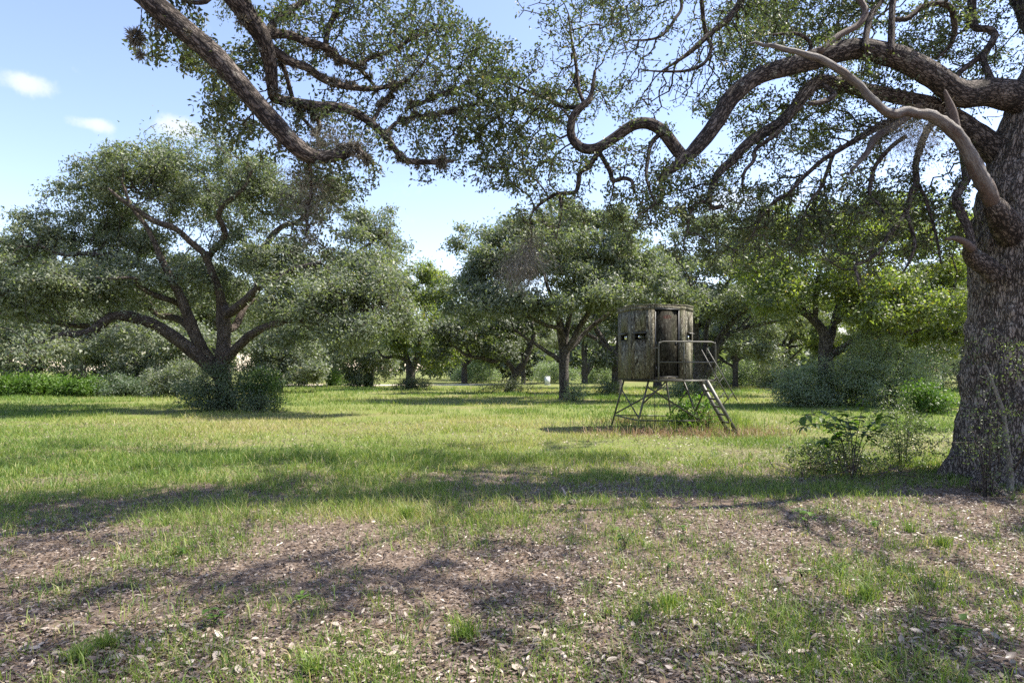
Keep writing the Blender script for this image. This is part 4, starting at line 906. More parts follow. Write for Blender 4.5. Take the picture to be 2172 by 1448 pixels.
# woods on the far side of the meadow, one mass
def woods(name, spans, seed):
    rng = np.random.default_rng(seed)
    C, BIG = [], []
    for x0, x1, y0, hmin, hmax, n in spans:
        for k in range(n):
            x = rng.uniform(x0, x1); y = y0 + rng.uniform(-4, 10); h = rng.uniform(hmin, hmax); w = rng.uniform(2.4, 4.6)
            m = int(125 * h * w / 14)
            d = norm(rng.normal(size=(m, 3))) * (rng.random((m, 1)) ** .33)
            c = np.array([x, y, h * .52]) + d * [w, w * .8, h * .5]
            c += (vnoise(c, .5, 2)[:, None] - .5) * 1.6
            C.append(c); c2 = np.array([x, y, h * .5]) + norm(rng.normal(size=(190, 3))) * rng.random((190, 1)) ** .5 * [w * .8, w * .6, h * .42]; BIG.append(c2)
    C = np.concatenate(C); BIG = np.concatenate(BIG); C = C[C[:, 2] > .1]
    k = 4
    P = np.repeat(C, k, 0) + rng.normal(0, .40, (len(C) * k, 3)); n = len(P)
    tint = np.clip(.5 * rng.random(n) + .9 * (vnoise(P, .25, 2) - .5) + .22, 0, .95)
    no = rng.normal(0, .7, (n, 3)); no[:, 2] += .8
    ln = rng.uniform(.38, .72, n)
    nb = len(BIG); P = np.concatenate([P, BIG]); ln = np.concatenate([ln, rng.uniform(1.3, 2.0, nb)]); tint = np.concatenate([tint, rng.uniform(.0, .5, nb)]); no = np.concatenate([no, rng.normal(0, 1, (nb, 3))]); n += nb
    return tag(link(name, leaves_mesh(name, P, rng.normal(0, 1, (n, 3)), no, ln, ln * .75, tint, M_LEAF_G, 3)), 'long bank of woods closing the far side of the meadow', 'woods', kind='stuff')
woods('far_woods', [(-100, 110, 124, 9, 13, 40), (-14, 60, 104, 5, 8.5, 26), (24, 80, 84, 5, 8.0, 16)], 61)

# more oaks standing behind those, each a copy of one traced above, turned and resized
def copy_tree(src, px, D, rot, sc, label):
    s = bpy.data.objects[src]; r = s.copy(); COL.objects.link(r)
    b = W(px, HY, D); r.location = (b[0], b[1], 0); r.rotation_euler = (0, 0, rot); r.scale = (sc, sc, sc)
    for ch in s.children:
        c = ch.copy(); COL.objects.link(c); c.parent = r
    r['label'] = label; r['group'] = 'oaks closing the far side of the meadow'
for a in [('round_oak', 470, 66, 2.2, 1.05, 'oak filling the gap behind the forking stems of the spreading oak'), ('round_oak', 175, 62, 4.0, 1.0, 'oak behind the left arching limb of the spreading oak'),
          ('leafy_oak', 985, 84, 1.0, 1.0, 'far oak below the open patch of sky between the two big crowns'), ('round_oak', 1110, 78, .9, .95, 'far oak behind the crown of the leaning oak'), ('slanting_oak', 1395, 64, 3.6, 1.05, 'oak standing straight behind the hunting blind cabin'),
          ('round_oak', 1560, 60, 5.2, .92, 'oak behind the slanting limbs right of the ladder'), ('round_oak', 1655, 70, 1.6, 1.05, 'oak between the slanting oak and the leafy oak'), ('leafy_oak', 1880, 60, 2.8, 1.0, 'oak hidden behind the arching silvery shrub'),
          ('round_oak', 2040, 56, 3.1, 1.0, 'oak close to the left edge of the great trunk, far behind it'), ('slanting_oak', 1240, 82, .4, 1.0, 'far oak seen between the pale trunk and the dark trunk'), ('leafy_oak', 640, 80, 4.6, .95, 'far oak behind the hooked trunk'),
          ('round_oak', 20, 70, .3, 1.1, 'far oak at the very left edge'), ('round_oak', 330, 74, 5.6, 1.0, 'far oak right of the low grey green oak')]:
    copy_tree(*a)
bush('pale_bush', 'broad pale bush across the sunlit grass right of the ladder', 1590, 822, 63, 75, 62, 2.6, 60, M_SHRUB, 58, 7, .11, 12)
bush('pale_bush', 'lower pale bush between the ladder and the thicket', 1530, 822, 66, 45, 50, 2.0, 30, M_LEAF_G, 59, 5, .11, 12)
bush('pale_bush', 'greener bush touching the left end of the thicket', 1645, 824, 58, 45, 70, 1.8, 34, M_LEAF_G, 60, 5, .11, 12)
bush('far_bush', 'dark far bush beneath the long limb of the leaning oak', 1010, 812, 88, 60, 40, 3.0, 36, M_SHRUB, 62, 5, .14, 12)
bush('far_bush', 'dark far bush behind the white utility box', 1170, 812, 88, 70, 44, 3.0, 40, M_SHRUB, 63, 5, .14, 12)
bush('far_bush', 'dark far bush between the pale trunk and the blind', 1265, 812, 86, 45, 36, 2.6, 30, M_SHRUB, 64, 5, .14, 12)
bush('gap_bush', 'tall pale bush standing in the gap just left of the great trunk, far behind it', 1990, 826, 52, 60, 125, 2.2, 60, M_LEAF_G, 65, 6, .10, 12)

# ------------------------------------------------------------------ camouflaged hunting blind on its steel tower
def camo_mat(name, k=1.0):
    m, N, L, out = new_mat(name)
    at = nd(N, 'ShaderNodeAttribute', attribute_name='camo')
    mp = nd(N, 'ShaderNodeMapping'); mp.inputs['Scale'].default_value = (1, 1, .34); L.new(at.outputs['Vector'], mp.inputs[0])
    n1 = nd(N, 'ShaderNodeTexNoise', Scale=19.0, Detail=5.0, Roughness=.62, Distortion=1.8); L.new(mp.outputs[0], n1.inputs['Vector'])
    n2 = nd(N, 'ShaderNodeTexNoise', Scale=5.0, Detail=3.0); L.new(mp.outputs[0], n2.inputs['Vector'])
    vo = nd(N, 'ShaderNodeTexVoronoi', feature='DISTANCE_TO_EDGE', Scale=13.0); 
    wv = nd(N, 'ShaderNodeVectorMath', operation='MULTIPLY_ADD'); L.new(n1.outputs['Color'], wv.inputs[0]); wv.inputs[1].default_value = (.08, .08, .08); L.new(mp.outputs[0], wv.inputs[2]); L.new(wv.outputs[0], vo.inputs['Vector'])
    r = ramp(N, [(.37, (.012 * k, .010 * k, .008 * k)), (.44, (.060 * k, .047 * k, .033 * k)), (.52, (.122 * k, .122 * k, .092 * k)), (.57, (.070 * k, .056 * k, .040 * k)), (.64, (.31 * k, .30 * k, .24 * k))])
    L.new(n1.outputs['Fac'], r.inputs[0])
    ed = nd(N, 'ShaderNodeMapRange'); ed.inputs['From Max'].default_value = .07; ed.inputs['To Min'].default_value = .22
    L.new(vo.outputs['Distance'], ed.inputs['Value'])
    m1 = nd(N, 'ShaderNodeMix', data_type='RGBA', blend_type='MULTIPLY'); m1.inputs['Factor'].default_value = 1
    L.new(r.outputs[0], m1.inputs['A']); L.new(ed.outputs[0], m1.inputs['B'])
    gm = nd(N, 'ShaderNodeMapRange'); gm.inputs['From Min'].default_value = .50; gm.inputs['From Max'].default_value = .70; gm.inputs['To Max'].default_value = .45; L.new(n2.outputs['Fac'], gm.inputs['Value'])
    m2 = nd(N, 'ShaderNodeMix', data_type='RGBA'); L.new(gm.outputs[0], m2.inputs['Factor']); L.new(m1.outputs['Result'], m2.inputs['A']); m2.inputs['B'].default_value = (.085 * k, .095 * k, .040 * k, 1)
    p = nd(N, 'ShaderNodeBsdfPrincipled', Roughness=.85); p.inputs['Specular IOR Level'].default_value = .10
    L.new(m2.outputs['Result'], p.inputs['Base Color']); L.new(p.outputs[0], out.inputs['Surface'])
    return m
def paint_mat(name, c, rough=.55, metal=0.0, var=.35):
    m, N, L, out = new_mat(name)
    co = N.new('ShaderNodeTexCoord')
    n = nd(N, 'ShaderNodeTexNoise', Scale=9.0, Detail=6.0, Roughness=.7); L.new(co.outputs['Object'], n.inputs['Vector'])
    r = ramp(N, [(.3, tuple(k * (1 - var) for k in c)), (.7, tuple(k * (1 + var) for k in c))]); L.new(n.outputs['Fac'], r.inputs[0])
    p = nd(N, 'ShaderNodeBsdfPrincipled', Roughness=rough, Metallic=metal); L.new(r.outputs[0], p.inputs['Base Color']); L.new(p.outputs[0], out.inputs['Surface'])
    return m
def glass_mat(name):
    m, N, L, out = new_mat(name)
    t = N.new('ShaderNodeBsdfTransparent'); t.inputs[0].default_value = (.86, .89, .86, 1)
    g = nd(N, 'ShaderNodeBsdfGlossy', Roughness=.06); g.inputs[0].default_value = (.9, .9, .9, 1)
    fr = nd(N, 'ShaderNodeFresnel', IOR=1.45); mx = N.new('ShaderNodeMixShader')
    L.new(fr.outputs[0], mx.inputs[0]); L.new(t.outputs[0], mx.inputs[1]); L.new(g.outputs[0], mx.inputs[2]); L.new(mx.outputs[0], out.inputs['Surface'])
    return m
M_CAMO, M_CAMO_D = camo_mat('camouflage_print', 1.45), camo_mat('camouflage_print_door', .36)
M_INT = paint_mat('dark_lining', (.02, .02, .018), .8)
M_STEEL = paint_mat('olive_steel', (.066, .062, .046), .5, .0, .4)
M_BLACK = paint_mat('black_rubber', (.014, .014, .015), .5)
M_SEAM = paint_mat('dark_seam', (.035, .034, .024), .6)
M_RED = paint_mat('faded_red', (.30, .05, .045), .6)
M_GLASS = glass_mat('window_glass')

BT = math.radians(11)
bu = np.array([math.cos(BT), math.sin(BT), 0]); bn = np.array([math.sin(BT), -math.cos(BT), 0]); bz = np.array([0, 0, 1.0])
BX = np.array([(1417 - CX) / F * 18.05, 18.05, 0])        # middle of the door wall on the ground
a_, c_ = 1.01, .54; k_ = c_ / math.sqrt(2)
ctr = BX - bn * (a_ / 2 + k_)                                # middle of the cabin
ZB, ZT = 1.375, 3.30
def corner(i):
    h, g = a_ / 2, a_ / 2 + k_
    q = [(-h, g), (h, g), (g, h), (g, -h), (h, -g), (-h, -g), (-g, -h), (-g, h)][i % 8]
    return ctr + bu * q[0] + bn * q[1]
blind = empty('hunting_blind', ctr, 'camouflage printed hunting blind cabin on a steel stilt tower with railed porch and ladder', 'hunting blind')
bo = ctr.copy()
def bpart(mb, name, mat, parent=blind, smooth=False, camo=False, label=None):
    V = np.concatenate(mb.v) - bo
    polys = [np.concatenate(k) for k in (mb.q, mb.t) if k]
    va = None
    if camo:
        va = {'camo': V + np.array([camo * 3.1, camo * 1.7, 0])}
    o = link(name, mesh(name, V, polys, mat, smooth, vattr=va), parent)
    if label: o['label'] = label
    return o
def wall_panel(p, q, holes, th=.035):
    """wall from p to q seen from outside left to right; holes (u0, u1, z0, z1)"""
    mb = MB(); d = q - p; Lw = np.linalg.norm(d); d = d / Lw; nrm = np.cross(d, bz)
    def blk(u0, u1, z0, z1):
        if u1 - u0 < 1e-4 or z1 - z0 < 1e-4: return
        c = p + d * (u0 + u1) / 2 + bz * (z0 + z1) / 2 - nrm * th / 2
        mb.box(c, d * (u1 - u0) / 2, nrm * th / 2, bz * (z1 - z0) / 2)
    u = 0.004
    for u0, u1, z0, z1 in holes:
        blk(u, u0, ZB, ZT); blk(u0, u1, ZB, z0); blk(u0, u1, z1, ZT); u = u1
    blk(u, Lw - .004, ZB, ZT)
    return mb, d, nrm, Lw
WZ0, WZ1 = 2.40, 2.585
DZ0, DZ1 = 1.415, 3.195
for i in range(8):
    p, q = corner(i), corner(i + 1)          # corner 0 -> 1 is the door wall
    Lw = np.linalg.norm(q - p); holes = []
    if i == 0: holes = [(.135, .80, DZ0, DZ1)]
    elif i % 2: holes = [(.11, Lw - .11, WZ0, WZ1)]
    elif i in (2, 6): holes = [(.26, Lw - .26, WZ0, WZ1)]
    elif i == 4: holes = [(.30, Lw - .30, WZ0, WZ1)]
    mb, d, nrm, Lw = wall_panel(p, q, holes)
    if np.dot(nrm, (p + q) / 2 - ctr) < 0: nrm = -nrm
    wo = bpart(mb, 'wall', M_CAMO, camo=i + 1)
    if i == 0:
        u0, u1, z0, z1 = holes[0]
        fr = MB(); fw = .03
        for uu in (u0 + fw / 2 - .012, u1 - fw / 2 + .012): fr.box(p + d * uu + bz * (z0 + z1) / 2 + nrm * .012, d * fw / 2, nrm * .016, bz * (z1 - z0) / 2)
        fr.box(p + d * (u0 + u1) / 2 + bz * (z1 + .012) + nrm * .02, d * ((u1 - u0) / 2 + .012), nrm * .028, bz * .014)
        fr.box(p + d * (u0 + u1) / 2 + bz * (z0 + .012) + nrm * .012, d * ((u1 - u0) / 2 - .02), nrm * .016, bz * .012)
        bpart(fr, 'door_frame', M_BLACK, wo)
        dp = MB().box(p + d * (u0 + u1) / 2 + bz * (z0 + z1) / 2 - nrm * .026, d * ((u1 - u0) / 2 - .035), nrm * .018, bz * ((z1 - z0) / 2 - .032))
        door = bpart(dp, 'door', M_CAMO_D, camo=12, label='darker door in the front wall')
        hp = p + d * (u1 - .085) + bz * 2.30 + nrm * .008
        hb = MB().box(hp, d * .022, nrm * .016, bz * .055); hb.bar(hp + nrm * .016, hp + nrm * .045, .02); hb.bar(hp + nrm * .045 - bz * .05, hp + nrm * .045 + bz * .045, .022)
        bpart(hb, 'handle', M_BLACK, door)
        # red oval emblem with a slanting swash and a bar of small lettering too worn to read
        ec = p + d * (u0 + .35) + bz * 3.01 + nrm * .000
        aa = np.linspace(0, 2 * np.pi, 29)
        em = MB().tube([ec + d * .105 * math.cos(t) + bz * .036 * math.sin(t) for t in aa], .0055, 5)
        em.tube([ec + d * x + bz * (.016 * math.sin(x * 26) + .004) for x in np.linspace(-.085, .085, 12)], .006, 5)
        for x in np.linspace(-.06, .06, 7): em.bar(ec + d * x - bz * .020, ec + d * (x + .006) - bz * .008, .006)
        bpart(em, 'emblem', M_RED, door)
        for z in (1.65, 2.3, 2.95):
          hg = MB().box(p + d * (u0 + .022) + bz * z + nrm * .018, d * .012, nrm * .02, bz * .05)
          bpart(hg, 'hinge', M_BLACK, door)
    elif holes:
        u0, u1, z0, z1 = holes[0]
        fr = MB(); fw = .022
        for uu in (u0 + fw / 2 - .006, u1 - fw / 2 + .006): fr.box(p + d * uu + bz * (z0 + z1) / 2 + nrm * .004, d * fw / 2, nrm * .012, bz * ((z1 - z0) / 2))
        for zz in (z0 + .006, z1 - .006): fr.box(p + d * (u0 + u1) / 2 + bz * zz + nrm * .0045, d * ((u1 - u0) / 2 - fw + .004), nrm * .010, bz * .011)
        wf = bpart(fr, 'window', M_BLACK)
        gl = MB().box(p + d * (u0 + u1) / 2 + bz * (z0 + z1) / 2 - nrm * .016, d * ((u1 - u0) / 2 - .017), nrm * .002, bz * ((z1 - z0) / 2 - .017))
        bpart(gl, 'pane', M_GLASS, wf)
        aw = MB(); c0 = p + d * (u0 + u1) / 2 + bz * (z1 + .035)
        h = (u1 - u0) / 2 + .03
        top = [c0 - d * h + nrm * .003, c0 + d * h + nrm * .003, c0 + d * h + nrm * .085 - bz * .035, c0 - d * h + nrm * .085 - bz * .035]
        aw.add(np.array(top + [x - bz * .008 for x in top]), [(0, 3, 2, 1), (4, 5, 6, 7), (0, 1, 5, 4), (1, 2, 6, 5), (2, 3, 7, 6), (3, 0, 4, 7)])
        bpart(aw, 'awning', M_STEEL, wf)
# floor, roof, corner trim
def octo(z0, z1, grow):
    mb = MB(); P = [ctr + (corner(i) - ctr) * grow for i in range(8)]
    V = [x + bz * z0 for x in P] + [x + bz * z1 for x in P] + [ctr + bz * z0, ctr + bz * (z1 + .05 * (z1 > 3))]
    mb.add(V, [(i, (i + 1) % 8, 8 + (i + 1) % 8, 8 + i) for i in range(8)], [(8 + i, 8 + (i + 1) % 8, 17) for i in range(8)] + [((i + 1) % 8, i, 16) for i in range(8)])
    return mb
bpart(octo(ZT + .002, ZT + .04, 1.025), 'roof', M_CAMO, camo=20)
bpart(octo(ZB - .04, ZB - .002, .985), 'cabin_floor', M_INT)
band = MB()
for i in range(8):
    p, q = corner(i), corner(i + 1); o_ = ((p + q) / 2 - ctr); o_ = o_ / np.linalg.norm(o_) * .008
    band.bar(p + bz * (ZT - .055) + o_, q + bz * (ZT - .055) + o_, .012, .09)
bpart(band, 'roof_band', M_CAMO, camo=24)
for i in range(8):
    c = corner(i); o_ = (c - ctr); o_ = o_ / np.linalg.norm(o_)
    bpart(MB().bar(c + bz * (ZB + .003) - o_ * .004, c + bz * (ZT - .105) - o_ * .005, .014), 'corner_strip', M_SEAM)

# tower
feet = {'fl': W(1347, 917, 17.62), 'fr': W(1492, 914, 17.95), 'bl': W(1297, 902, 19.6), 'br': W(1426, 903, 19.9)}
for k in feet: feet[k][2] = ground_z(feet[k][0], feet[k][1]) - .02
tops = {'fl': corner(0) * .80 + corner(7) * .10 + ctr * .10, 'fr': corner(1) * .92 + ctr * .08, 'bl': corner(6) * .55 + corner(5) * .37 + ctr * .08, 'br': corner(4) * .5 + corner(3) * .42 + ctr * .08}
for k in tops: tops[k] = tops[k] * [1, 1, 0] + bz * (ZB - .045)
legpt = lambda k, t: feet[k] * (1 - t) + tops[k] * t
for k in feet:
    b = MB().tube([feet[k], tops[k]], .026, 10); b.box(feet[k] + bz * .02, bu * .06, bn * .06, bz * .008)
    bpart(b, 'leg', M_STEEL, smooth=False)
for p, q, w in [(legpt('bl', .24), legpt('fl', .24), .034), (legpt('fl', .24), legpt('fr', .22), .036), (legpt('bl', .24), legpt('br', .22), .034), (legpt('fr', .22), legpt('br', .22), .034),
                (legpt('bl', .27), legpt('br', .88), .036), (legpt('fl', .88), legpt('fr', .25), .040), (legpt('bl', .80), legpt('fl', .28), .026), (legpt('fr', .80), legpt('br', .28), .026)]:
    bpart(MB().bar(p, q, w), 'brace', M_STEEL)
fb = MB()
for p, q in [('fl', 'fr'), ('bl', 'br'), ('fl', 'bl'), ('fr', 'br')]: fb.bar(tops[p] - bz * .018, tops[q] - bz * .018, .045, .05)
bpart(fb, 'floor_frame', M_STEEL)
# tie down cable with turnbuckle
cc = W(1389, 822, 18.6); g0 = W(1389, 913, 18.6); g0[2] = ground_z(g0[0], g0[1]) - .05
cb = MB().tube([cc + bz * .05, cc * .5 + g0 * .5, g0], .007, 6)
for t in (.42, .66, .86): cb.tube([cc * (1 - t) + g0 * t + bz * .05, cc * (1 - t) + g0 * t - bz * .05], .016, 8)
bpart(cb, 'anchor_cable', M_STEEL)

# porch deck, railing and ladder
dl, dr = -.52, 1.06
dk0 = BX + bz * (ZB - .03); pd = .62
deck = MB().box(dk0 + bu * (dl + dr) / 2 + bn * (pd / 2 + .01), bu * (dr - dl) / 2, bn * pd / 2, bz * .006)
for f in (.03, pd - .02): deck.bar(dk0 + bu * dl + bn * f - bz * .022, dk0 + bu * dr + bn * f - bz * .022, .035, .03)
for f in np.linspace(dl + .02, dr - .02, 5): deck.bar(dk0 + bu * f + bn * .05 - bz * .022, dk0 + bu * f + bn * (pd - .04) - bz * .022, .03, .026)
bpart(deck, 'porch_deck', M_STEEL)
for p, q in [(dk0 + bu * -.30 + bn * (pd - .05) - bz * .03, legpt('fl', .55)), (dk0 + bu * .86 + bn * (pd - .05) - bz * .03, legpt('fr', .40))]:
    bpart(MB().bar(p, q, .034), 'brace', M_STEEL)
rz = [.985, .46]
e0 = dk0 + bu * dl + bn * (pd - .02); e1 = dk0 + bu * (dr - .02) + bn * (pd - .02)
top = [e0, e0 + bz * (rz[0] - .12), e0 + bz * (rz[0] - .035) + bu * .03, e0 + bz * rz[0] + bu * .12]
rail = MB().tube(np.vstack([catmull(np.array(top), 4), e0 * .6 + e1 * .4 + bz * rz[0], catmull(np.array([e1 + bz * rz[0] - bu * .12, e1 + bz * (rz[0] - .035) - bu * .03, e1 + bz * (rz[0] - .12), e1]), 4)]), .019, 8)
bpart(rail, 'top_rail', M_STEEL, smooth=True)
bpart(MB().tube([e0 + bz * rz[1], e1 + bz * rz[1]], .016, 8), 'mid_rail', M_STEEL)
em_ = dk0 + bu * .17 + bn * (pd - .02)
bpart(MB().tube([em_, em_ + bz * rz[0]], .017, 8), 'rail_post', M_STEEL)
s0 = dk0 + bu * dl + bn * .05
bpart(MB().tube([e0 + bz * (rz[0] - .16), s0 + bz * (rz[0] - .16), s0], .017, 8), 'side_rail', M_STEEL)

ladder = []
la0 = W(1484, 809, 17.62); la1 = W(1548, 916, 17.42); lb0 = W(1498, 808, 17.12); lb1 = W(1568, 919, 16.95)
for v in (la1, lb1): v[2] = ground_z(v[0], v[1]) - .02
la0[2] = lb0[2] = ZB - .02
upv = np.cross(la1 - la0, lb0 - la0); upv /= np.linalg.norm(upv); upv = upv if upv[2] > 0 else -upv
for p, q in ((la0, la1), (lb0, lb1)): bpart(MB().bar(p, q, .035, .085, up=upv), 'ladder_rail', M_STEEL)
for t in np.linspace(.06, .90, 7): bpart(MB().bar(la0 * (1 - t) + la1 * t, lb0 * (1 - t) + lb1 * t, .045, .03, up=upv), 'rung', M_STEEL)
for s, (p0_, p1_) in enumerate(((la0, la1), (lb0, lb1))):
    d = (p1_ - p0_); o_ = upv * .42
    hr = MB().tube([p0_ - d * .42 + o_ * 1.0, p0_ + o_, p0_ + d * .50 + o_], .015, 8)
    bpart(hr, 'handrail', M_STEEL)
    for t in (.18, .46):
        bpart(MB().tube([p0_ + d * (t + .0) , p0_ + d * (t - .10) + o_], .013, 8), 'handrail_strut', M_STEEL)

# utility box far across the meadow
ub = W(1161, 818, 74) * [1, 1, 0]
box = empty('utility_box', ub, 'small white utility box standing far off in the grass left of the pale trunk', 'utility box')
M_WHITE = paint_mat('white_enamel', (.72, .74, .76), .4, 0, .05)
M_GREY = paint_mat('grey_plastic', (.25, .26, .27), .5, 0, .1)
def upart(mb, n, m): return link(n, mesh(n, np.concatenate(mb.v) - ub, [np.concatenate(k) for k in (mb.q, mb.t) if k], m), box)
X, Y, Z = np.eye(3)
upart(MB().box(ub + Z * .45, X * .29, Y * .2, Z * .42), 'body', M_WHITE)
upart(MB().box(ub + Z * .90, X * .32, Y * .23, Z * .03), 'lid', M_WHITE)
upart(MB().box(ub + Z * .46 - Y * .204, X * .24, Y * .004, Z * .34), 'door', M_WHITE)
upart(MB().box(ub + Z * .50 - Y * .215 + X * .18, X * .02, Y * .008, Z * .05), 'handle', M_GREY)
upart(MB().box(ub + Z * .0, X * .36, Y * .27, Z * .035), 'base_slab', M_GREY)

# ------------------------------------------------------------------ ball moss and hanging moss
def tuft_mesh(seed, n=150, R=.070):
    rng = np.random.default_rng(seed)
    d = norm(rng.normal(size=(n, 3))); d[:, 2] -= .25; d = norm(d)
    return leaves_mesh('moss_tuft', d * .012, d, rng.normal(size=(n, 3)), R * rng.uniform(.5, 1.25, n), np.full(n, .0045), rng.random(n), M_MOSS, 6, .2, .25)
TUFT = [tuft_mesh(s) for s in range(4)]
obase = Vector((-8.3, 5.2, 0))
rng = np.random.default_rng(77)
def tufts(limb, n, lo=0.0, hi=1.0, s0=.5, s1=1.1, off=.07):
    P = np.array([[*W(x, y, D), w / 2 / F * D] for x, y, D, w in limb]); Q = resample(P, .03)
    for k in range(n):
        q = Q[min(len(Q) - 1, int((lo + (hi - lo) * rng.random()) * len(Q)))]
        d = norm(rng.normal(size=3)); d[2] -= .2
        o = link('moss_tuft', TUFT[rng.integers(4)], OVER, Vector(q[:3] + d * (q[3] * .95 + .01)) - obase)
        o.rotation_euler = rng.uniform(0, 6.28, 3); s = rng.uniform(s0, s1); o.scale = (s, s, s * rng.uniform(.8, 1.15))
for l, n, a, b in [(limb2, 26, .55, 1), (limb2, 8, .3, .55), (limb2b, 16, .15, 1), (limb2c, 12, .3, 1), (limb2f, 8, 0, 1), (limb2g, 7, 0, 1), (limb2h, 14, 0, 1), (limb2i, 14, 0, 1), (limb2d, 7, 0, .8), (limb2e, 7, 0, .8), (limb2j, 7, 0, 1), (limb2k, 8, 0, 1), (limb1b, 10, .2, 1), (limb1, 8, .55, 1), (limb2l, 8, .0, 1)]:
    tufts(l, n, a, b)
def strands(name, parent, pbase, centres, n, length, mat, seed, width=.004, wob=.35, down=1.0):
    """wiry hanging strands: each a chain of narrow folded blades"""
    rg = np.random.default_rng(seed); C, A = [], []; seg = 7
    for c, rad, L, k in centres:
        p = c + rg.normal(0, 1, (k, 3)) * rad
        d = norm(rg.normal(0, .5, (k, 3)) + [0, 0, -down])
        l = L * rg.uniform(.5, 1.2, (k, 1)) / seg
        for s in range(seg):
            d = norm(d + rg.normal(0, wob, (k, 3)) + [0, 0, -.12 * down]); C.append(p.copy()); A.append(d * l * 1.08); p = p + d * l
    C = np.concatenate(C); A = np.concatenate(A); m = len(C)
    me = leaves_mesh(name, C - np.array(pbase), A, rg.normal(size=(m, 3)), np.linalg.norm(A, axis=1), np.full(m, width), np.clip(rg.normal(.5, .25, m), 0, 1), mat, 4, .3)
    return link(name, me, parent)
strands('hanging_moss', OVER, obase, [(W(700, 300, 7.7), np.array([.16, .12, .06]), .35, 260), (W(735, 318, 7.6), np.array([.10, .08, .04]), .30, 120)], 0, 0, M_MOSS, 1, .006, .55, .15)
strands('hanging_moss', OVER, obase, [(W(655, 370, 7.8), np.array([.10, .10, .06]), .42, 200), (W(660, 420, 7.8), np.array([.13, .10, .12]), .45, 240), (W(655, 490, 7.9), np.array([.05, .05, .10]), .38, 90)], 0, 0, M_MOSS, 2, .006, .5, .5)
strands('hanging_moss', OVER, obase, [(W(880, 165, 9.1), np.array([.18, .2, .10]), .25, 260), (W(930, 190, 9.2), np.array([.14, .2, .08]), .25, 160), (W(640, 90, 7.9), np.array([.08, .08, .05]), .2, 60)], 0, 0, M_MOSS, 3, .006, .6, .1)
RIGHT = bpy.data.objects['live_oak']; rb = W(2214, 1040, 10.0) * [1, 1, 0]
strands('hanging_moss', RIGHT, rb, [(W(1118, 520, 8.85), np.array([.07, .06, .06]), .55, 200), (W(1100, 555, 8.85), np.array([.12, .08, .06]), .45, 260), (W(1128, 500, 8.85), np.array([.03, .03, .10]), .4, 60)], 0, 0, M_MOSS, 4, .007, .35, .8)
strands('hanging_moss', RIGHT, rb, [(W(1920, 285, 9.6), np.array([.22, .2, .10]), .45, 420), (W(1960, 300, 9.5), np.array([.12, .15, .12]), .45, 180)], 0, 0, M_MOSS, 5, .006, .6, .25)
# thin vine hanging down at the top left with two dry tufts
vine = empty('hanging_vine', W(298, -120, 6.9), 'thin bare vine with dry tufts hanging at the top left of the picture', 'vine')
vb = W(298, -120, 6.9)
vp = np.array([W(x, y, 6.9) for x, y in ((298, -160), (301, -60), (303, 0), (300, 30), (297, 60), (294, 90), (297, 115), (294, 134))])
vm = MB().tube(catmull(vp, 5), .0035, 5)
vm.tube(catmull(np.array([W(x, y, 6.92) for x, y in ((303, -40), (299, 10), (301, 45), (298, 70), (299, 95))]), 4), .003, 5)
link('stem', mesh('stem', np.concatenate(vm.v) - vb, [np.concatenate(vm.q), np.concatenate(vm.t)], M_TWIG, vattr={'bark': np.concatenate(vm.v)}), vine)
for x, y, s in ((287, 79, 1.35), (296, 116, .75), (306, 84, .3), (283, 88, .7), (292, 72, .8)):
    o = link('dry_tuft', TUFT[1], vine, Vector(W(x, y, 6.9) - vb)); o.scale = (s, s, s); o.rotation_euler = rng.uniform(0, 6, 3)

# ------------------------------------------------------------------ shrubs and saplings at the foot of the great oak
bush('wispy_shrub', 'wispy small leaved shrub with see-through twigs beside the foot of the great trunk', 1915, 1000, 11.0, 60, 165, .5, 46, M_THIN, 71, 6, .026, 5.0, twiggy=.38, step=.07, kill=.075, spread=.03, kind=6)
bush('weedy_bush', 'low tangled bush under the broad leaved shrub, near the foot of the great trunk', 1765, 1010, 10.6, 85, 72, .5, 46, M_THIN, 72, 7, .034, 6, twiggy=.6, step=.07, kill=.08, spread=.04, kind=6)
bush('root_shrub', 'small leaved shrub growing against the bark low on the great trunk', 2095, 1040, 8.5, 80, 230, .22, 16, M_THIN, 73, 9, .026, 1.6, twiggy=.6, step=.07, kill=.08, spread=.035, kind=6)
sap = [('trunk', lim(8.9, 8.95, [(2140, 1052, 16), (2144, 1015, 12), (2142, 985, 11), (2137, 950, 10), (2133, 915, 9), (2129, 880, 9), (2120, 850, 8), (2108, 820, 7), (2098, 790, 5), (2086, 765, 3)]), M_PALE)] + \
      [('limb', l, M_TWIG) for l in (lim(8.95, 8.6, [(2143, 1010, 6), (2158, 985, 5), (2170, 960, 4), (2180, 930, 3)]), lim(8.9, 8.8, [(2120, 1020, 4), (2118, 960, 4), (2108, 900, 3), (2100, 860, 2)]),
       lim(8.9, 8.6, [(2138, 950, 4), (2080, 940, 3), (2010, 938, 2)]), lim(8.9, 8.8, [(2130, 900, 4), (2090, 870, 3), (2040, 862, 2)]), lim(8.95, 8.7, [(2120, 850, 4), (2150, 790, 3), (2160, 740, 2)]))]
plant('oak_sapling', 'spindly sapling with a crooked pale stem in front of the great trunk', 'sapling', W(2140, 1050, 8.9) * [1, 1, 0], sap,
      [Lb(2100, 740, 55, 45, 8.8, .4, 9), Lb(2130, 840, 50, 60, 8.7, .4, 10), Lb(2150, 930, 40, 50, 8.6, .4, 9), Lb(2060, 870, 50, 30, 8.7, .3, 6), Lb(2050, 940, 60, 25, 8.6, .3, 6), Lb(2160, 760, 30, 50, 8.7, .3, 6)],
      step=.07, kill=.075, cr=.18, m=7, tip_r=.0018, leaf=M_THIN, per=3.2, lsize=.034, spread=.035, kind=6, seed=74, sides=8, rstep=.05)

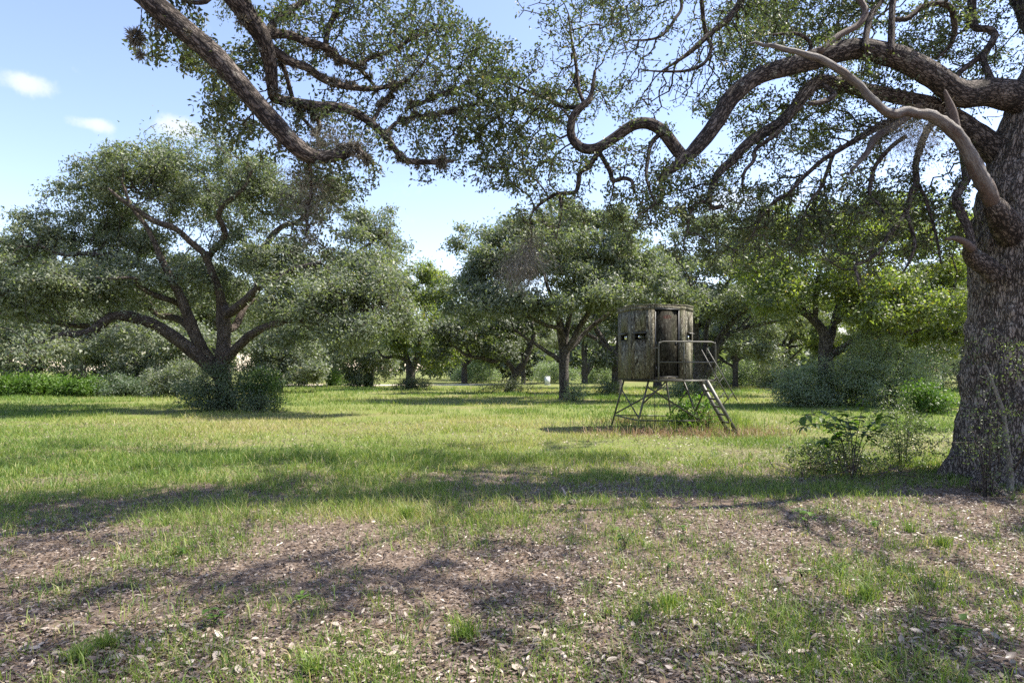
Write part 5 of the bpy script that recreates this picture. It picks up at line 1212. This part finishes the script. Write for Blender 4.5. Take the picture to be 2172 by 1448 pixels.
def leaf_blade(seed, mat, kind='oval'):
    """one broad leaf along +X, 1 m long before scaling: folded midrib, pointed tip, drooping"""
    rg = np.random.default_rng(seed)
    t = np.linspace(0, 1, 7); w = .27 * np.sin(np.pi * t ** .8) ** .9 if kind == 'oval' else .20 * np.sin(np.pi * t) ** .6
    z = -.22 * t ** 2 + .03 * np.sin(9 * t + seed)
    V, Q = [], []
    for i in range(7): V += [(t[i], w[i], z[i] + .35 * w[i]), (t[i], 0, z[i]), (t[i], -w[i], z[i] + .35 * w[i])]
    for i in range(6):
        k = i * 3; Q += [(k, k + 1, k + 4, k + 3), (k + 1, k + 2, k + 5, k + 4)]
    return mesh('leaf', np.array(V), [Q], mat, True, fattr={'tint': np.full(12, rg.uniform(.1, .9))})
def put_leaf(parent, pbase, pos, direction, size, mesh_, name='leaf'):
    o = link(name, mesh_, parent, Vector(pos) - Vector(pbase))
    d = Vector(direction).normalized(); q = d.to_track_quat('X', 'Z')
    o.rotation_mode = 'QUATERNION'; o.rotation_quaternion = q
    o.scale = (size, size, size)
    return o
M_BERRY_L = leaf_mat('broad_leaf', [(0, (.05, .095, .018)), (.6, (.085, .15, .03)), (1, (.13, .19, .045))], trans=.42, rough=.5)
BLV = [leaf_blade(s, M_BERRY_L) for s in range(6)]
M_BERRY = paint_mat('dark_berry', (.05, .022, .026), .5)
bb = W(1790, 1000, 10.05); bb[2] = 0
berry = empty('broad_leaved_shrub', bb, 'broad leaved shrub with arching stems and dark berry clusters left of the great trunk', 'shrub')
rng = np.random.default_rng(91)
stems = MB(); sv = []
for pts in [[(1800, 985), (1790, 950), (1770, 915), (1740, 885), (1712, 880), (1694, 892)], [(1805, 985), (1800, 940), (1790, 905), (1765, 882), (1735, 868)], [(1810, 985), (1815, 940), (1822, 900), (1828, 865), (1832, 848)],
            [(1812, 985), (1830, 950), (1850, 925), (1870, 905)], [(1795, 985), (1775, 960), (1760, 940), (1745, 935)], [(1806, 985), (1812, 955), (1800, 925), (1808, 895), (1822, 885)],
            [(1798, 985), (1784, 945), (1762, 912), (1730, 898), (1702, 905)], [(1800, 985), (1790, 950), (1778, 920), (1770, 900), (1756, 896)], [(1810, 985), (1825, 940), (1842, 910), (1862, 888), (1880, 882)], [(1808, 985), (1806, 930), (1798, 890), (1790, 872)]]:
    P = np.array([W(x, y, 10.05 + .22 * math.sin(i + len(sv))) for i, (x, y) in enumerate(pts)]); P[0, 2] = 0
    Q = catmull(P, 5); stems.tube(Q, np.linspace(.007, .003, len(Q)), 6); sv.append(Q)
sV = np.concatenate(stems.v)
link('stem', mesh('stem', sV - bb, [np.concatenate(stems.q), np.concatenate(stems.t)], M_TWIG, True, vattr={'bark': sV}), berry)
for Q in sv:
    for i in range(7, len(Q)):
        t = norm(Q[i] - Q[i - 1]); side = norm(np.cross(t, [0, 0, 1]))
        for s in (-1, 1):
            if rng.random() < .25: continue
            d = t * .5 + side * s * rng.uniform(.6, 1) + rng.normal(0, .25, 3) + np.array([0, 0, -.25])
            put_leaf(berry, bb, Q[i], d, rng.uniform(.11, .18), BLV[rng.integers(6)])
for x, y in ((1723, 872), (1727, 878), (1767, 877), (1758, 884), (1830, 884), (1831, 893), (1829, 900)):
    cm_ = MB(); c = W(x, y, 10.0)
    for k in range(12):
        q = c + rng.normal(0, .012, 3); r_ = .007
        cm_.add(q + r_ * np.array([(1, 0, 0), (-1, 0, 0), (0, 1, 0), (0, -1, 0), (0, 0, 1), (0, 0, -1)]), tris=[(0, 2, 4), (2, 1, 4), (1, 3, 4), (3, 0, 4), (2, 0, 5), (1, 2, 5), (3, 1, 5), (0, 3, 5)])
    link('berry_cluster', mesh('berry_cluster', np.concatenate(cm_.v) - bb, [np.concatenate(cm_.t)], M_BERRY, True), berry)

# heap of dead branches below it
hp_ = W(1800, 1010, 10.3) * [1, 1, 0]
tw = MB()
for k in range(46):
    c = hp_ + rng.normal(0, 1, 3) * [.42, .28, 0]; c[2] = abs(rng.normal(.08, .08)) + .01
    a = rng.uniform(0, 6.28); L_ = rng.uniform(.25, .85); d = np.array([math.cos(a), math.sin(a) * .6, rng.normal(0, .28)])
    m_ = c + rng.normal(0, .04, 3)
    P = np.array([c - d * L_ / 2, m_, c + d * L_ / 2]); P[:, 2] = np.maximum(P[:, 2], .01)
    Q = catmull(P, 4); tw.tube(Q, np.linspace(.009, .003, len(Q)) * rng.uniform(.5, 1.2), 5)
tV = np.concatenate(tw.v)
brush = empty('brush_pile', hp_, 'tangled pile of dead twigs on the leaf litter left of the great trunk', 'brush pile')
tag(link('dead_twig_tangle', mesh('dead_twig_tangle', tV - hp_, [np.concatenate(tw.q), np.concatenate(tw.t)], M_DEAD, True, vattr={'bark': tV}), brush), kind='stuff')

# ------------------------------------------------------------------ grass, leaf litter
def polar(n, d0, d1, p, rg, half=.86):
    """points in the view wedge, density falling as D^-p"""
    e = 2 - p; u = rg.random(n)
    D = (d0 ** e + u * (d1 ** e - d0 ** e)) ** (1 / e) if abs(e) > 1e-6 else d0 * (d1 / d0) ** u
    return rg.uniform(-half, half, n) * D + rg.uniform(-1.0, 1.0, n), D
def blades(name, x, y, h, wd, tint, rg, bent, mat, lean=.45, sink=.01):
    n = len(x); z = gh(x, y) - sink
    a = rg.uniform(0, 2 * np.pi, n); side = np.stack([np.cos(a), np.sin(a), 0 * a], 1)
    le = rg.normal(0, lean, (n, 2)); tipo = np.column_stack([le * h[:, None], h / np.sqrt(1 + (le ** 2).sum(1) * .6)])
    B = np.column_stack([x, y, z])
    if bent:
        mid = B + tipo * np.array([.35, .35, .62]); tip = B + tipo * np.array([1.15, 1.15, .92])
        V = np.stack([B - side * wd[:, None] / 2, B + side * wd[:, None] / 2, mid + side * wd[:, None] * .38, mid - side * wd[:, None] * .38, tip], 1).reshape(-1, 3)
        k = np.arange(n)[:, None] * 5
        polys = [k + np.array([[0, 1, 2, 3]]), k + np.array([[3, 2, 4]])]
        tt = np.concatenate([tint, tint])
    else:
        V = np.stack([B - side * wd[:, None] / 2, B + side * wd[:, None] / 2, B + tipo], 1).reshape(-1, 3)
        polys = [np.arange(n)[:, None] * 3 + np.array([[0, 1, 2]])]; tt = tint
    return tag(link(name, mesh(name, V, polys, mat, False, fattr={'tint': tt})), kind='stuff')
def p3(x, y): return np.stack([x, y, 0 * x], -1)
rg = np.random.default_rng(101)
# near tufts in the litter
x, y = polar(42000, 2.9, 13, 1.25, rg)
lu = lush(x, y); pn = vnoise(p3(x, y), 1.1, 2)
keep = rg.random(len(x)) < np.clip(.34 + .5 * lu + 2.6 * np.clip(pn - .52, 0, 1), 0, 1) * np.clip(2.6 * (vnoise(p3(x, y) + 13, .7, 3) - .25), .10, 1)
x, y, lu = x[keep], y[keep], lu[keep]
k = rg.integers(2, 10, len(x)); X_ = np.repeat(x, k); Y_ = np.repeat(y, k); LU = np.repeat(lu, k); tone = np.repeat(rg.normal(0, .14, len(x)), k); hs = np.repeat(rg.uniform(.5, 1.25, len(x)), k)
n = len(X_); X_ = X_ + rg.normal(0, .030, n); Y_ = Y_ + rg.normal(0, .030, n)
tint = np.clip(.30 + tone + rg.normal(0, .16, n) + (rg.random(n) < .16) * .45, 0, 1)
g1 = blades('grass', X_, Y_, (.095 + .05 * LU) * hs * rg.uniform(.5, 1.5, n), rg.uniform(.0042, .0078, n) * np.maximum(1, Y_ / 7), tint, rg, True, M_GRASS, .55)
tag(g1, 'sparse green grass tufts growing through the fallen leaves', 'grass')
# lawn
x, y = polar(420000, 7.0, 62, 1.95, rg)
lu = lush(x, y); pn = vnoise(p3(x, y), .55, 3); keep = rg.random(len(x)) < np.clip(lu * (.08 + 2.3 * np.clip(pn - .34, 0, .45)), 0, 1)
x, y, lu, pn = x[keep], y[keep], lu[keep], pn[keep]; n = len(x)
dryn = vnoise(p3(x, y) + 31, .16, 3)
hgt = vnoise(p3(x, y) + 71, .8, 2)
tint = np.clip(.30 + rg.normal(0, .15, n) + 1.7 * np.clip(dryn - .47, -.15, .3) + (rg.random(n) < .12) * .4, 0, 1)
g2 = blades('grass', x, y, (.05 + .13 * hgt) * rg.uniform(.6, 1.5, n) * (1 + np.maximum(0, y - 20) / 40), rg.uniform(.006, .010, n) * np.maximum(1, y / 9), tint, rg, False, M_GRASS, .5)
tag(g2, 'open sunlit meadow grass running back to the trees', 'grass')
# taller pale grass by the ladder and dry stalks round the tower feet
x = np.concatenate([rg.normal(5.75, .55, 2600), rg.normal(4.4, 1.3, 900)]); y = np.concatenate([rg.normal(19.9, .8, 2600), rg.normal(18.6, 1.1, 900)]); n = len(x)
g3 = blades('grass', x, y, rg.uniform(.22, .62, n), rg.uniform(.010, .018, n), np.clip(rg.normal(.45, .2, n), 0, 1), rg, True, M_GRASS, .4)
tag(g3, 'taller pale grass behind the foot of the ladder', 'grass')
x = np.concatenate([rg.normal(4.2, 1.3, 1900), rg.normal(6.1, .5, 300), rg.normal(3.6, .5, 500)]); y = np.concatenate([rg.normal(17.4, .9, 1900), rg.normal(17.2, .5, 300), rg.normal(20.6, .4, 500)]); n = len(x)
g4 = blades('dry_grass', x, y, rg.uniform(.06, .34, n), rg.uniform(.008, .016, n), rg.random(n), rg, True, M_STRAW, .6)
tag(g4, 'dry reddish grass and stalks round the legs of the blind', 'grass')

x, y = polar(60000, 2.8, 14, 1.4, rg); lu = lush(x, y); keep = rg.random(len(x)) < np.clip(1.6 * (vnoise(p3(x, y) + 55, 1.2, 2) - .25), .1, 1) * .8
x, y = x[keep], y[keep]; n = len(x)
g5 = blades('dry_grass', x, y, rg.uniform(.03, .10, n), rg.uniform(.002, .004, n) * np.maximum(1, y / 7), rg.random(n), rg, False, M_STRAW, 1.6, .0)
tag(g5, 'dead straw lying between the fallen leaves', 'grass')
# leaf litter
def litter(name, x, y, rg, kind, mat=M_LITTER):
    n = len(x); z = gh(x, y) + rg.uniform(.002, .022, n)
    a = rg.uniform(0, 2 * np.pi, n); ax = np.stack([np.cos(a), np.sin(a), rg.normal(0, .22, n)], 1); no = rg.normal(0, .38, (n, 3)); no[:, 2] += 1
    L_ = rg.uniform(.024, .053, n) * np.maximum(1, y / 9) ** .6
    C = np.column_stack([x, y, z])
    return leaves_mesh(name, C, ax, no, L_, L_ * rg.uniform(.30, .48, n), np.clip(rg.normal(.38, .29, n), 0, 1), mat, kind, .16, .0)
x, y = polar(290000, 2.7, 21, 1.38, rg)
lu = lush(x, y); pn = vnoise(p3(x, y) + 90, 1.3, 2); keep = rg.random(len(x)) < (1 - .72 * lu) * np.clip(.45 + 1.7 * (pn - .25), .38, 1)
x, y = x[keep], y[keep]; nr = y < 6
tag(link('leaf_litter', litter('leaf_litter', x[nr], y[nr], rg, 4)), 'nearer carpet of fallen oak leaves over the bare ground', 'leaf litter', kind='stuff')
tag(link('leaf_litter', litter('leaf_litter', x[~nr], y[~nr], rg, 4)), 'farther fallen oak leaves thinning out into the meadow grass', 'leaf litter', kind='stuff')
# the nearest fallen leaves one by one
FLV = []
for s in range(12):
    r2 = np.random.default_rng(s); t = np.linspace(0, 1, 5); w = np.array([.02, .17, .21, .16, .01]) * r2.uniform(.85, 1.25); cz = r2.uniform(-.16, .28)
    V, Q = [], []
    for i in range(5): V += [(t[i] - .5, w[i], cz * (t[i] - .5) ** 2 * 4 * .25 + .30 * w[i]), (t[i] - .5, .02 * math.sin(3 * t[i] + s), cz * (t[i] - .5) ** 2), (t[i] - .5, -w[i], cz * (t[i] - .5) ** 2 + .35 * w[i])]
    for i in range(4): q = i * 3; Q += [(q, q + 1, q + 4, q + 3), (q + 1, q + 2, q + 5, q + 4)]
    FLV.append(mesh('fallen_leaf', np.array(V), [Q], M_LITTER, True, fattr={'tint': np.full(8, r2.uniform(.35, .95))}))
for kx in range(300):
    D = 3.52 + .75 * rg.random(); x_ = rg.uniform(-.74, .74) * D
    o = link('fallen_leaf', FLV[rg.integers(12)], ground, (x_, D, ground_z(x_, D) + rg.uniform(.016, .03)))
    s = rg.uniform(.045, .082); o.scale = (s, s, s); o.rotation_euler = (rg.normal(0, .3) + (math.pi if rg.random() < .3 else 0), rg.normal(0, .25), rg.uniform(0, 6.28))
# fallen twigs
tw = MB()
for k in range(240):
    D = 3.2 + 9 * rg.random() ** 1.3; x_ = rg.uniform(-.8, .8) * D; a = rg.uniform(0, 6.28); L_ = rg.uniform(.08, .40)
    P = np.array([[x_ + math.cos(a) * L_ * u, D + math.sin(a) * L_ * u, 0] for u in (-.5, 0, .5)]); P[1, :2] += rg.normal(0, .02, 2); P[:, 2] = gh(P[:, 0], P[:, 1]) + .014 + rg.uniform(0, .012, 3)
    Q = catmull(P, 3); tw.tube(Q, np.linspace(.0035, .0018, len(Q)) * rg.uniform(.7, 1.5), 4)
tV = np.concatenate(tw.v)
tag(link('twig_litter', mesh('twig_litter', tV, [np.concatenate(tw.q), np.concatenate(tw.t)], M_TWIG, True, vattr={'bark': tV})), 'small fallen twigs scattered over the leaf litter', 'twigs', kind='stuff')

# ------------------------------------------------------------------ single seedlings and small things in the litter
SDL = [leaf_blade(20 + s, M_SEED) for s in range(4)]; SDN = [leaf_blade(30 + s, M_SEED, 'narrow') for s in range(4)]
def seedling(px, py, h, n, size, label, kindl='oval', spread=.5, name='seedling', tiers=3):
    D = EYE * F / (py - HY); b = W(px, py, D); b[2] = ground_z(b[0], b[1])
    root = empty(name, b, label, 'seedling', 'seedlings in the leaf litter')
    st = MB(); tips = []
    for k in range(tiers):
        a = rg.uniform(0, 6.28); r_ = spread * h * rg.uniform(.3, 1)
        P = np.array([[0, 0, -.01], [r_ * .3 * math.cos(a), r_ * .3 * math.sin(a), h * .5], [r_ * math.cos(a), r_ * math.sin(a), h * rng.uniform(.7, 1)]])
        Q = catmull(P, 4); st.tube(Q, np.linspace(.0028, .0014, len(Q)), 5); tips.append(Q)
    sV = np.concatenate(st.v)
    link('stem', mesh('stem', sV, [np.concatenate(st.q), np.concatenate(st.t)], M_TWIG, True, vattr={'bark': sV}), root)
    LV = SDL if kindl == 'oval' else SDN
    for k in range(n):
        Q = tips[k % tiers]; p = Q[int(rg.integers(3, len(Q)))]; a = rg.uniform(0, 6.28)
        put_leaf(root, (0, 0, 0), p, (math.cos(a), math.sin(a), rg.uniform(-.1, .5)), size * rg.uniform(.7, 1.3), LV[rg.integers(4)])
seedling(1326, 1160, .17, 16, .055, 'bushy bright green seedling, tallest of those in the middle of the leaf litter', tiers=4)
seedling(1450, 1132, .12, 9, .05, 'small bright green seedling at the left edge of the sunlit patch of litter')
seedling(1712, 1120, .24, 22, .085, 'wide yellow green seedling with long pointed leaves in front of the great trunk', 'narrow', 1.0, tiers=6)
seedling(1862, 1130, .12, 5, .075, 'seedling with a few yellow leaves right of the wide seedling')
seedling(386, 1185, .12, 14, .045, 'compact dark green seedling alone in the shaded litter at left')
seedling(455, 1335, .12, 12, .06, 'pale yellowish seedling low in the litter near the bottom left', tiers=4)
seedling(2032, 1372, .15, 13, .07, 'leafy seedling near the bottom right corner', tiers=4)
seedling(1416, 1218, .09, 7, .05, 'tiny two leaved seedling beside a patch of small grey herbs')
seedling(1780, 1210, .10, 14, .04, 'low mat of small grey green herb leaves in half shade', 'narrow', 1.6, tiers=6)
seedling(1700, 1222, .09, 20, .036, 'spreading mat of tiny pale leaves beside the sunlit litter', 'oval', 2.0, tiers=7)
seedling(640, 1290, .10, 8, .05, 'thin green seedling with few leaves left of the bare sandy spot', 'narrow')
seedling(1200, 1085, .10, 6, .045, 'small sprout just behind the dark chunk of bark')
def tuft_thing(px, py, n, h, label):
    D = EYE * F / (py - HY); b = W(px, py, D); z = ground_z(b[0], b[1])
    a = rg.uniform(0, 2 * np.pi, n); le = rg.normal(0, .45, (n, 2)); B = np.column_stack([rg.normal(0, .035, (n, 2)), np.full(n, -.01)])
    hh = h * rg.uniform(.5, 1.2, n); side = np.stack([np.cos(a), np.sin(a), 0 * a], 1) * rg.uniform(.0022, .0038, n)[:, None]
    tp = np.column_stack([le * hh[:, None], hh]); mid = B + tp * [.35, .35, .65]; tip = B + tp * [1.25, 1.25, .9]
    V = np.stack([B - side, B + side, mid + side * .8, mid - side * .8, tip], 1).reshape(-1, 3); k = np.arange(n)[:, None] * 5
    t_ = np.clip(rg.normal(.35, .2, n), 0, 1)
    o = link('grass_tuft', mesh('grass_tuft', V, [k + np.array([[0, 1, 2, 3]]), k + np.array([[3, 2, 4]])], M_GRASS, False, fattr={'tint': np.concatenate([t_, t_])}), None, (b[0], b[1], z))
    tag(o, label, 'grass tuft', 'grass tufts in the leaf litter')
tuft_thing(985, 1365, 120, .16, 'tall grass tuft with pale dry blades, low in the middle of the litter')
tuft_thing(160, 1400, 150, .12, 'dense green grass tuft at the bottom left')
tuft_thing(225, 1375, 130, .12, 'second dense green tuft right of the bottom left one')
tuft_thing(665, 1440, 110, .13, 'grass tuft cut by the bottom edge of the picture')
tuft_thing(1840, 1270, 130, .15, 'lush tuft of wide green blades below the pale herb mat')
tuft_thing(1420, 1290, 110, .15, 'grass tuft in the middle of a loose row of green at lower right')
tuft_thing(2000, 1160, 100, .14, 'grass tuft in deep shade near the right edge')
tuft_thing(860, 1100, 120, .17, 'dark upright grass tuft at the near edge of the lawn')
tuft_thing(1930, 1130, 100, .13, 'grass tuft in shade just right of the yellow leaved seedling')

def lump(px, py, r, mat, name, label, cat, seed, squash=.6):
    D = EYE * F / (py - HY); b = W(px, py, D); b[2] = ground_z(b[0], b[1])
    r2 = np.random.default_rng(seed); u = np.linspace(0, np.pi, 9); v = np.linspace(0, 2 * np.pi, 14, endpoint=False)
    P = np.array([[math.sin(a) * math.cos(c), .7 * math.sin(a) * math.sin(c), squash * math.cos(a)] for a in u for c in v])
    P = P * r * (1 + .9 * (vnoise(P + seed, 2.1, 3) - .5))[:, None]; P[:, 2] = np.maximum(P[:, 2], -r * .3)
    Q = [(i * 14 + j, (i + 1) * 14 + j, (i + 1) * 14 + (j + 1) % 14, i * 14 + (j + 1) % 14) for i in range(8) for j in range(14)]
    o = link(name, mesh(name, P, [Q], mat, False, vattr={'bark': P * 2}), None, (b[0], b[1], b[2] + r * squash * .4))
    return tag(o, label, cat)
lump(1216, 1072, .065, M_BARK, 'bark_chunk', 'dark rough chunk of bark lying in the litter at the centre', 'bark chunk', 3)
lump(2085, 1046, .16, M_BARK, 'bark_chunk', 'dark jagged bark chunk at the foot of the great trunk', 'bark chunk', 5, 1.0)
lump(2122, 1056, .08, M_BARK, 'bark_chunk', 'smaller dark chunk beside the crooked sapling stem', 'bark chunk', 9)
cl = W(1196, 1054, EYE * F / (1054 - HY)); cl[2] = ground_z(cl[0], cl[1]) + .05
o = link('dry_leaf', FLV[3], None, cl); o.scale = (.16, .16, .16); o.rotation_euler = (.4, -.9, 2.2); tag(o, 'large pale curled dry leaf standing up behind the chunk of bark', 'dry leaf')
cl = W(1668, 1238, EYE * F / (1238 - HY)); cl[2] = ground_z(cl[0], cl[1]) + .02
o = link('dry_leaf', FLV[5], None, cl); o.scale = (.13, .13, .13); o.rotation_euler = (.2, -.3, .3); tag(o, 'pale curled dry leaf beside the mat of tiny leaves', 'dry leaf')

# yellow green vine on the tower brace
yb = W(1470, 905, 18.3); yb[2] = 0
bush('tower_vine', 'yellow green leafy vine scrambling over the low brace under the blind', 1468, 906, 18.3, 50, 72, .35, 26, M_SEED, 95, 6, .085, 5, twiggy=.7)
bush('dry_weed', 'reddish dry weeds on the near right leg of the blind', 1500, 912, 18.0, 30, 50, .3, 14, M_STRAW, 96, 5, .04, 4, twiggy=.7)
if __name__ == '__main__':
    print('PLANTS', STATS)
    print('TRIS', sum(sum(len(p.vertices) - 2 for p in o.data.polygons) for o in bpy.data.objects if o.type == 'MESH' and len(o.data.polygons) < 2000) + sum(len(o.data.loops) - 2 * len(o.data.polygons) for o in bpy.data.objects if o.type == 'MESH' and len(o.data.polygons) >= 2000))
